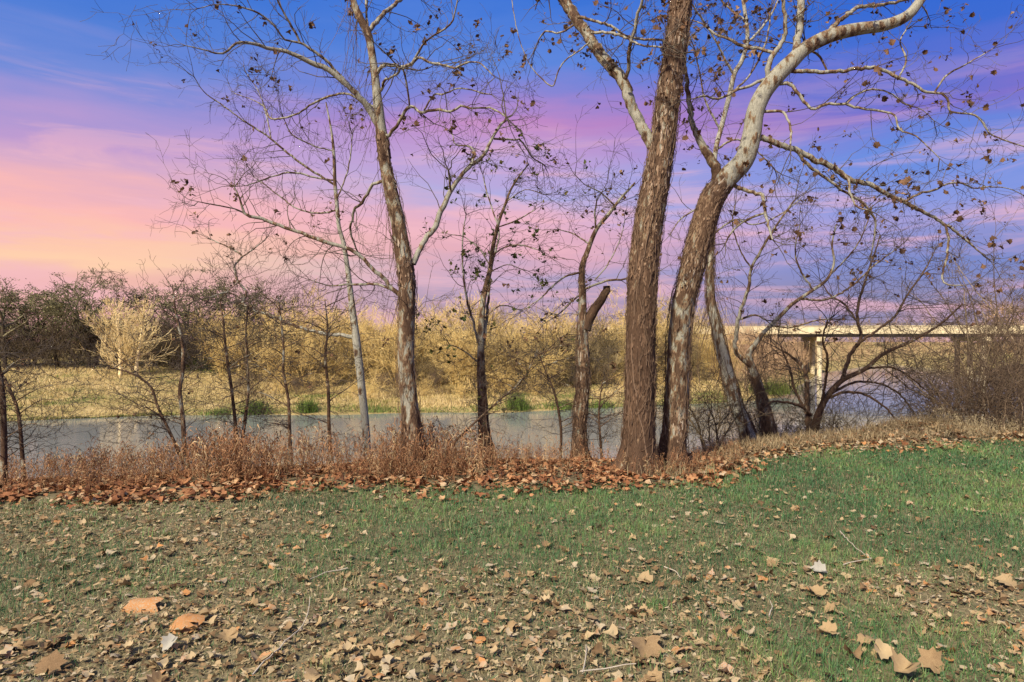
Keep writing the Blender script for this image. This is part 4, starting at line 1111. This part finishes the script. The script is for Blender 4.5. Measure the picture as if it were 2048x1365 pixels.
wood('far_thicket', 'sunlit golden undergrowth filling the far thicket', -22, 17, lambda x: np.maximum(shore(x) + 9, 54 + 0 * x), 3.6, 11000, M_UMBER, far_z, 10, 1.0, 3)  # darker filler: shade of the gaps between shrubs painted as colour
wood('far_woods', 'distant orange-lit trees beyond the bridge', 20, 330, lambda x: 190 + .12 * x, 9, 6000, M_PINK, lambda x, y: 0 * x - 1.5, 40, 1.3, 5)
wood('bridge_thicket', 'brown brush on the bank under the bridge', 19, 44, lambda x: shore(x) + 2, 4.2, 4200, M_PINK, far_z, 18, 1.0, 7)
wood('bend_woods', 'brown brush on the far shore seen under the bridge', 36, 150, lambda x: shore(x) + 1.5, 3.2, 4500, M_PINK, far_z, 14, 1.0, 17)
wood('right_woods', 'orange-lit brush on the bank at the right end of the bridge', 62, 120, lambda x: 70 + .1 * x, 7, 3500, M_PINK, lambda x, y: 0 * x - 1, 18, 1.2, 8)
wood('shade_woods', 'dark wood closing in behind the far trees', -75, -24, lambda x: 76 + 0 * x, 4.0, 6000, M_DARK, far_z, 10, 1.6, 9)  # shade inside the wood is put into the dark twig colour


# ------------------------------------------------------------------ bridge
m_conc, nt, b = newmat('bridge_concrete', .8, .2)
nt.links.new(ramp(nt, [(.28, (.40, .33, .2)), (.5, (.64, .53, .33)), (.7, (.76, .64, .42))], noise(nt, 1.3, 6, stretch=(1, 1, .4), rough=.65)), b.inputs['Base Color'])
m_steel, nt, b = newmat('bridge_steel', .6, .3)
nt.links.new(ramp(nt, [(.3, (.11, .10, .09)), (.7, (.18, .16, .14))], noise(nt, 1.5, 4)), b.inputs['Base Color'])


def box_v(c, s):
    x, y, z = s[0] / 2, s[1] / 2, s[2] / 2
    v = np.array([(i, j, k) for i in (-x, x) for j in (-y, y) for k in (-z, z)]) + np.array(c)
    f = [(0, 1, 3, 2), (4, 6, 7, 5), (0, 4, 5, 1), (2, 3, 7, 6), (0, 2, 6, 4), (1, 5, 7, 3)]
    return v, f


def boxes(name, items, mat, parent):
    V = []; Q = []; o = 0
    for c, s in items:
        v, f = box_v(c, s); V.append(v); Q += [[o + i for i in q] for q in f]; o += 8
    return link(name, mesh_np(name, np.concatenate(V), np.array(Q), None, None, False), mat, parent)


b0 = np.array([13.0, 93.0]); b1 = np.array([92.0, 78.0]); bl = float(np.linalg.norm(b1 - b0))
br = empty('bridge', (b0[0], b0[1], -3), 'pale concrete road bridge crossing the river on tall columns', 'bridge')
br.rotation_euler = (0, 0, math.atan2(b1[1] - b0[1], b1[0] - b0[0]))
# local x along the bridge, z from the water
boxes('deck', [((bl / 2, 4.5, 5.60), (bl, 8.8, .24))], m_conc, br)
for s in (-.15, 9.15):
    for k in range(20):
        pw = bl / 20
        boxes('parapet_panel', [((pw * (k + .5), s, 6.115), (pw - .05, .26, .70))], m_conc, br)
    boxes('fascia', [((bl / 2, s, 5.62), (bl - .02, .36, .2))], m_conc, br)
    boxes('coping', [((bl / 2, s, 6.51), (bl, .38, .08))], m_conc, br)
    boxes('rail', [((bl / 2, s, 6.82), (bl, .07, .07))], m_steel, br)
    for k in range(40):
        boxes('rail_post', [((1 + k * (bl - 2) / 39, s, 6.67), (.09, .09, .23))], m_steel, br)
for s in (.9, 3.3, 5.7, 8.1):
    boxes('girder', [((bl / 2, s, 5.32), (bl, .35, .36))], m_steel, br)
for u in (8, 27.3, 46.5, 66):
    pier = boxes('pier_cap', [((u, 4.5, 4.85), (1.0, 9.0, .56))], m_conc, br)
    for s in (.9, 4.5, 8.1):
        tb = Tubes(); tb.add([(u, s, -1.2), (u, s, 1.5), (u, s, 4.6)], [.33, .33, .33], 16)
        link('column', tb.build('column', (0, 0, 0)), m_conc, pier)

# ------------------------------------------------------------------ lawn cover
# how green the turf is, place by place
def green(x, y):
    g = .66 + 1.05 * (n2(x, y, .55, 14) - .5) + .5 * (n2(x, y, 2.3, 15, 2) - .5)
    g = g + .7 * sstep(.8, 4.2, x) * sstep(6.0, 8.0, y) + .42 * sstep(-2.8, -.6, x) * sstep(4.4, 5.3, y)
    g = g - .22 * sstep(-.2, -3, x) - .30 * sstep(4.6, 3.8, y) * sstep(2.0, .8, x)
    g = g + .75 * np.exp(-(((x - 1.85) / .5) ** 2 + ((y - 3.45) / .4) ** 2)) - .45 * np.exp(-(((x - 2.7) / .7) ** 2 + ((y - 4.2) / .5) ** 2))
    return np.clip(g, 0, 1)


def view_pts(n, y0, y1, power=1.6, extra=.4):
    """ground points of the lawn in view, thicker close by"""
    u = RNG.uniform(0, 1, n)
    y = (y0 ** (2 - power) + u * (y1 ** (2 - power) - y0 ** (2 - power))) ** (1 / (2 - power))
    x = RNG.uniform(-1, 1, n) * (.77 * y + extra)
    return x, y


N = 270000
x_, y_ = view_pts(N, 2.6, 12.5, 1.25)
ed = lawn_edge(x_)
keep = (y_ < ed + .15 * RNG.normal(0, 1, N)) & (RNG.uniform(0, 1, N) < .55 + .45 * sstep(.2, .6, green(x_, y_)))
x_, y_ = x_[keep], y_[keep]; n = len(x_)
g = green(x_, y_); far = sstep(4, 11, y_)
dry = RNG.uniform(0, 1, n) > .14 + .82 * g
tint = np.where(dry, RNG.uniform(.62, 1, n), np.clip(RNG.normal(.24, .13, n) + .75 * (n2(x_, y_, .9, 40) - .5) + .4 * (n2(x_, y_, 3.5, 41) - .5) + .10 * sstep(2, 6, x_), 0, .57))
hgt = RNG.uniform(.025, .065, n) * (.8 + .5 * g) * np.where(dry, .8, 1) * (.65 + .8 * n2(x_, y_, 2.6, 43))
wd = RNG.uniform(.0022, .0042, n) * (1 + 1.5 * far)
me = scatter('grass', BL, np.where(dry, 2, RNG.integers(0, 3, n)), np.stack([x_, y_, ground_z(x_, y_) - .004], -1), rand_rot(n, .45), np.stack([wd, hgt, hgt], -1), tint)
tag(link('grass', me, M_GRASS), 'short blue-green lawn grass mixed with dead straw blades', 'grass', kind='stuff')


def litter(name, n, y0, y1, shapes, size, mat, dens, label, lift=.012, tilt=.35, tin=(0, 1), power=1.3, zone=None):
    x, y = view_pts(n, y0, y1, power)
    k = (RNG.uniform(0, 1, n) < dens(x, y)); x, y = x[k], y[k]; m = len(x)
    s = RNG.uniform(size[0], size[1], m) * RNG.uniform(.7, 1.2, m)
    pos = np.stack([x, y, ground_z(x, y) + lift * RNG.uniform(.3, 1.8, m)], -1)
    me = scatter(name, shapes, RNG.integers(0, len(shapes), m), pos, rand_rot(m, tilt), np.stack([s, s * RNG.uniform(.7, 1.1, m), s], -1), RNG.uniform(tin[0], tin[1], m))
    tag(link(name, me, mat), label, 'leaves', kind='stuff')


on = lambda x, y: (y < lawn_edge(x) + .1)
litter('leaf_litter', 60000, 2.6, 11.5, BIT, (.016, .045), M_LITTER, lambda x, y: on(x, y) * np.clip(1.05 - .95 * green(x, y), .13, 1), 'crumbled tan leaf fragments over the lawn', .013, .38, (0, .87))
litter('fallen_leaves', 9000, 2.6, 11.5, ROUGH, (.035, .085), M_LITTER, lambda x, y: on(x, y) * np.clip(.85 - .66 * green(x, y), .24, 1), 'many small curled brown leaves over the lawn', .02, .35, (0, .89))


def band(x, y):
    e = lawn_edge(x)
    d = y - e + .9 * (n2(x, y, 1.3, 60) - .5)
    return sstep(-.75, .25, d) ** 2 * (y < bank_top(x) + 1.0) * (.35 + .65 * sstep(.36, .52, n2(x, y, 1.7, 61)))


litter('bank_leaves', 46000, 5.0, 14.5, ROUGH, (.05, .12), M_RUST, lambda x, y: band(x, y) * (1.0 - .78 * sstep(2.0, 3.8, x)), 'rust-coloured leaf drift along the top of the bank', .03, .45, power=1.0)
litter('tan_bank_leaves', 30000, 7.5, 14.5, ROUGH, (.05, .11), M_LITTER, lambda x, y: band(x, y) * sstep(2.2, 3.6, x) * .75, 'tan and brown leaf drift along the lawn edge at the right', .03, .45, (0, .92), power=1.0)

# leaves that can be picked out one by one
INDIV = [leaf_mesh(leaf_shape(200 + s, True, .9), 'fallen_leaf', t, M_LITTER) for s, t in enumerate((.15, .28, .36, .45, .52, .62, .74, .4, .3, .86, .97, .22))]
ORANGE = [leaf_mesh(leaf_shape(240 + s, True, 1.1), 'fallen_leaf', .86 + .02 * s, M_LITTER) for s in range(3)]
TAN = [leaf_mesh(leaf_shape(250 + s, True, 1.0), 'fallen_leaf', .36 + .05 * s, M_LITTER) for s in range(3)]
DARKL = leaf_mesh(leaf_shape(260, True, .8), 'fallen_leaf', .2, M_LITTER)
WHITE = leaf_mesh(leaf_shape(261, True, 1.0), 'fallen_leaf', 1.2, M_LITTER)


def lay(me, px, py, wpx, label, group=None, rx=0, rz=None, lift=.03):
    y = CAMZ / ((py - 682.5) / F)
    x = (px - 1024) / F * y
    s = wpx / F * y
    o = bpy.data.objects.new('fallen_leaf', me); COL.objects.link(o)
    o.location = (x, y, float(ground_z(x, y)) + lift)
    o.rotation_euler = (Matrix.Rotation(rx, 3, 'X') @ Matrix.Rotation(random.uniform(-.2, .2), 3, 'Y') @ Matrix.Rotation(random.uniform(0, 6.28) if rz is None else rz, 3, 'Z')).to_euler()
    o.scale = (s, s, s)
    tag(o, label, 'leaf', group)
    return o


random.seed(77)
PILE = [leaf_mesh(leaf_shape(270 + s, True, 1.25), 'fallen_leaf', t, M_LITTER) for s, t in enumerate((.3, .44, .58, .36, .24))]
G1 = 'large leaves on the lawn'
lay(PILE[0], 1290, 1312, 72, 'broad flat tan leaf lying alone near the front', G1, .25, 2.9, .045)
lay(ORANGE[0], 285, 1224, 70, 'bright orange-brown leaf folded upright, the upper of two', G1, .6, .3, .05)
lay(ORANGE[1], 368, 1262, 72, 'bright orange leaf lying just below the folded orange one', G1, .3, 1.4, .045)
lay(DARKL, 102, 1344, 56, 'dark brown curled leaf at the front left corner', G1, .5, .2, .05)
lay(TAN[1], 1655, 1268, 36, 'round tan leaf behind the leaf pile', G1, .3, 1.0, .04)
lay(PILE[0], 1862, 1338, 52, 'tan leaf standing on edge at the right of the leaf pile', G1, .8, .5, .06)
lay(PILE[1], 1806, 1352, 56, 'largest golden leaf of the pile on green grass', G1, .25, 2.0, .05)
lay(PILE[2], 1766, 1318, 42, 'pale leaf on top of the leaf pile', G1, .6, 4.0, .06)
lay(PILE[3], 1732, 1283, 34, 'tan leaf at the back of the leaf pile', G1, .15, 3.0, .045)
lay(PILE[4], 1708, 1316, 34, 'curled tan leaf at the left of the leaf pile', G1, -.15, 5.0, .045)
lay(WHITE, 1637, 1148, 32, 'chalky white crumpled leaf lying in the grass', G1, .5, 1.2, .04)
lay(TAN[1], 1630, 1190, 38, 'tan leaf in front of the chalky white one', G1, .25, .4, .035)
lay(TAN[2], 1288, 1166, 34, 'yellowish leaf at the middle of the lawn', G1, .3, .8, .035)
lay(TAN[2], 2015, 1178, 42, 'tan leaf with raised points near the right edge', G1, .5, .8, .04)
lay(WHITE, 340, 1305, 34, 'pale pinkish-grey curled leaf below the orange pair', G1, .7, 2.5, .04)
lay(TAN[0], 455, 1292, 40, 'yellow-tan leaf with dark veins right of the orange pair', G1, .3, 2.2, .035)
LCOL = ['dark brown', 'brown', 'mid brown', 'light brown', 'tan', 'pale tan', 'greyish tan', 'mid brown', 'brown', 'orange', 'whitish', 'dark brown']
k = 0
while k < 275:
    x, y = view_pts(1, 3.0, 6.6, 1.5, .0); x, y = float(x[0]), float(y[0])
    if abs(x) > .76 * y or random.random() < .45 * float(green(np.array([x]), np.array([y]))[0]): continue
    py = 682.5 + CAMZ / y * F; px = 1024 + x / y * F
    ci = random.randrange(12)
    lay(INDIV[ci], px, py, random.uniform(.04, .062) * random.choice((1, 1, 1.25, 1.6)) * F / y, LCOL[ci] + ' dry sycamore leaf scattered on the lawn', LCOL[ci] + ' dry leaves scattered over the lawn', random.uniform(-.35, .35), None, random.uniform(.012, .028))
    k += 1


# fallen twigs
def stick(pts, label, r=.004, tint=.9):
    q_ = []
    for px, py in pts:
        y = CAMZ / ((py - 682.5) / F); x = (px - 1024) / F * y
        q_.append((x, y, float(ground_z(x, y)) + .035))
    q_ = np.array(q_); base = q_[0].copy()
    q_ = smooth_path(q_, .05); q_[:, 2] += RNG.uniform(-.006, .01, len(q_))
    tb = Tubes(); tb.add(q_, np.linspace(r, r * .55, len(q_)), 6, tint)
    o = link('fallen_twig', tb.build('fallen_twig', base), M_STICK, None, base)
    tag(o, label, 'twig', 'twigs fallen on the lawn')


M_STICK = tint_mat('dead_stick', [(0, (.2, .15, .11)), (1, (.5, .43, .34))], nsc=20)
stick([(505, 1365), (560, 1312), (605, 1270), (617, 1240), (620, 1215)], 'long pale twig running to the front edge, left of the middle')
stick([(1680, 1074), (1705, 1100), (1742, 1128)], 'pale twig slanting beside the chalky white leaf')
stick([(1686, 1137), (1710, 1132), (1744, 1127)], 'short twig meeting the slanting one at its tip')
stick([(1165, 1365), (1172, 1330), (1172, 1310)], 'upright pale twig at the front edge')
stick([(1160, 1362), (1210, 1352), (1272, 1345)], 'twig lying level beside the upright one at the front')
stick([(1328, 1142), (1350, 1150), (1362, 1166)], 'small bent twig at the middle of the lawn')
stick([(695, 1150), (650, 1160), (620, 1172)], 'thin twig among the leaves left of the middle')
stick([(1538, 1235), (1545, 1215), (1540, 1205)], 'stubby twig near the tan clearing')


# taller grass sprouts standing out of the lawn
def sprout(px, py, hpx, n, label, mat=M_GRASS, tl=(.3, .75), spread=.05):
    y = CAMZ / ((py - 682.5) / F); x = (px - 1024) / F * y; hh = hpx / F * y
    pos = np.stack([RNG.normal(0, spread, n), RNG.normal(0, spread, n), np.zeros(n) - .01], -1)
    s = hh * RNG.uniform(.4, 1.05, n)
    me = scatter('grass_tuft', BL, RNG.integers(0, 2, n), pos, rand_rot(n, .22), np.stack([np.full(n, .005), s, s], -1), RNG.uniform(tl[0], tl[1], n))
    tag(link('grass_tuft', me, mat, None, (x, y, float(ground_z(x, y)))), label, 'grass tuft', 'taller tufts in the lawn')


sprout(902, 1070, 62, 24, 'tall thin grass tuft with pale stalks at the middle of the lawn')
sprout(1503, 1050, 50, 14, 'thin grass tuft in front of the pale leaning sycamore')
sprout(1985, 1165, 75, 16, 'tall wispy grass tuft near the right edge')
sprout(1312, 1215, 34, 70, 'bright green grass tuft in the tan clearing', tl=(.3, .55))
sprout(655, 1350, 50, 40, 'yellowed grass tuft at the front edge', tl=(.55, .8))
sprout(700, 1180, 40, 40, 'straw-yellow tuft in the leaves left of the middle', tl=(.6, .9))
sprout(320, 1072, 30, 60, 'lime green tuft among the leaves on the left', tl=(.4, .58), spread=.09)
sprout(800, 975, 22, 30, 'small green tuft at the edge of the rusty leaf drift', tl=(.35, .55))
sprout(1345, 952, 42, 110, 'straw tuft at the foot of the pale leaning sycamore', tl=(.7, 1.), spread=.2)
sprout(1440, 955, 36, 90, 'yellow-green tuft right of the leaning sycamore foot', tl=(.5, .85), spread=.22)

# ------------------------------------------------------------------ dead weeds on the bank
WT = []
random.seed(31)
for k in range(7):
    v = []; f = []; p = np.array([0., 0, 0]); d = np.array([random.gauss(0, .08), random.gauss(0, .08), 1.]); nodes = [p]
    for e in range(5):
        d = unit(d + np.array([random.gauss(0, .13), random.gauss(0, .13), 0])); p = p + d * .19; nodes.append(p)
    for e in range(5):
        a, b_ = nodes[e], nodes[e + 1]; i0 = len(v); w_ = .0042
        for (c, ww) in ((a, w_), (b_, w_ * .9)):
            v += [tuple(c + np.array([ww, 0, 0])), tuple(c + np.array([-ww * .5, ww * .87, 0])), tuple(c + np.array([-ww * .5, -ww * .87, 0]))]
        f += [(i0, i0 + 1, i0 + 4, i0 + 3), (i0 + 1, i0 + 2, i0 + 5, i0 + 4), (i0 + 2, i0, i0 + 3, i0 + 5)]
        for _ in range(2):
            if random.random() < .2: continue
            a0 = random.uniform(0, 6.28); L_ = random.uniform(.1, .24); c = a + (b_ - a) * random.random(); i0 = len(v); hx, hy = math.cos(a0), math.sin(a0); nx, ny = -hy * .011, hx * .011
            m1 = c + np.array([hx * L_ * .5, hy * L_ * .5, L_ * random.uniform(.1, .5)]); m2 = c + np.array([hx * L_, hy * L_, L_ * random.uniform(-.6, .2)])
            v += [tuple(c), (m1[0] + nx, m1[1] + ny, m1[2]), (m1[0] - nx, m1[1] - ny, m1[2] + .01), tuple(m2)]
            f += [(i0, i0 + 1, i0 + 2), (i0 + 1, i0 + 3, i0 + 2)]
    WT.append((v, f))


def weeds(name, label, n, x0, x1, off0, off1, h, dens, mat=M_WEED, tin=(0, 1), tilt=.16):
    x = RNG.uniform(x0, x1, n); e = lawn_edge(x); y = e + off0 + RNG.uniform(0, 1, n) * (bank_top(x) + off1 - e - off0)
    k = RNG.uniform(0, 1, n) < dens(x, y); x, y = x[k], y[k]; m = len(x)
    s = h(x, y) * RNG.uniform(.6, 1.15, m)
    me = scatter(name, WT, RNG.integers(0, len(WT), m), np.stack([x, y, ground_z(x, y) - .01], -1), rand_rot(m, tilt), np.stack([s, s, s], -1), np.clip(RNG.normal(np.mean(tin), (tin[1] - tin[0]) * .28, m), 0, 1))
    tag(link(name, me, mat), label, 'weeds', kind='stuff')


weeds('dead_weeds', 'thick strip of tall russet dead weeds along the left bank', 4600, -9.5, 1.2, .25, 1.0, lambda x, y: .43 + .55 * (n2(x, y, .9, 51) - .5) + .10 * (y > bank_top(x)), lambda x, y: (.22 + .95 * sstep(.38, .56, n2(x, y, 1.1, 52))) * (1 - .85 * sstep(-1.6, .2, x)))
weeds('bank_weeds', 'shorter brown dead weeds around the feet of the sycamores', 2900, -1.8, 3.2, .3, 1.0, lambda x, y: .29 + .4 * (n2(x, y, 1.1, 53) - .5), lambda x, y: .3 + .9 * sstep(.4, .6, n2(x, y, 1., 54)))
weeds('dry_weeds', 'low straw-brown weeds matted along the bank toward the right bushes', 3600, 2.8, 11.5, .3, .9, lambda x, y: .14 + .2 * (n2(x, y, 1.1, 55) - .5), lambda x, y: .45 + .8 * sstep(.4, .6, n2(x, y, .9, 56)), tin=(.1, 1), tilt=.6, mat=M_TANWEED)
weeds('straw_weeds', 'tall straw stalks under the bushes at the right end of the bank', 900, 7.3, 11.5, .2, .6, lambda x, y: .34 + 0 * x, lambda x, y: .9 + 0 * x, tin=(.6, 1.2), tilt=.45, mat=M_TANWEED)

# matted dry grass over the low mound and the bank behind the lawn
N = 14000
x_ = RNG.uniform(2.8, 11.5, N); e_ = lawn_edge(x_); y_ = e_ + .35 + RNG.uniform(0, 1, N) * (bank_top(x_) + .9 - e_ - .35)
s_ = RNG.uniform(.08, .26, N)
me = scatter('matted_grass', BL, RNG.integers(0, 3, N), np.stack([x_, y_, ground_z(x_, y_) - .01], -1), rand_rot(N, .7), np.stack([np.full(N, .007), s_, s_], -1), RNG.uniform(0, 1, N) ** 1.3)
tag(link('matted_grass', me, M_TANWEED), 'matted dry grass on the low mound at the right end of the bank', 'grass', kind='stuff')
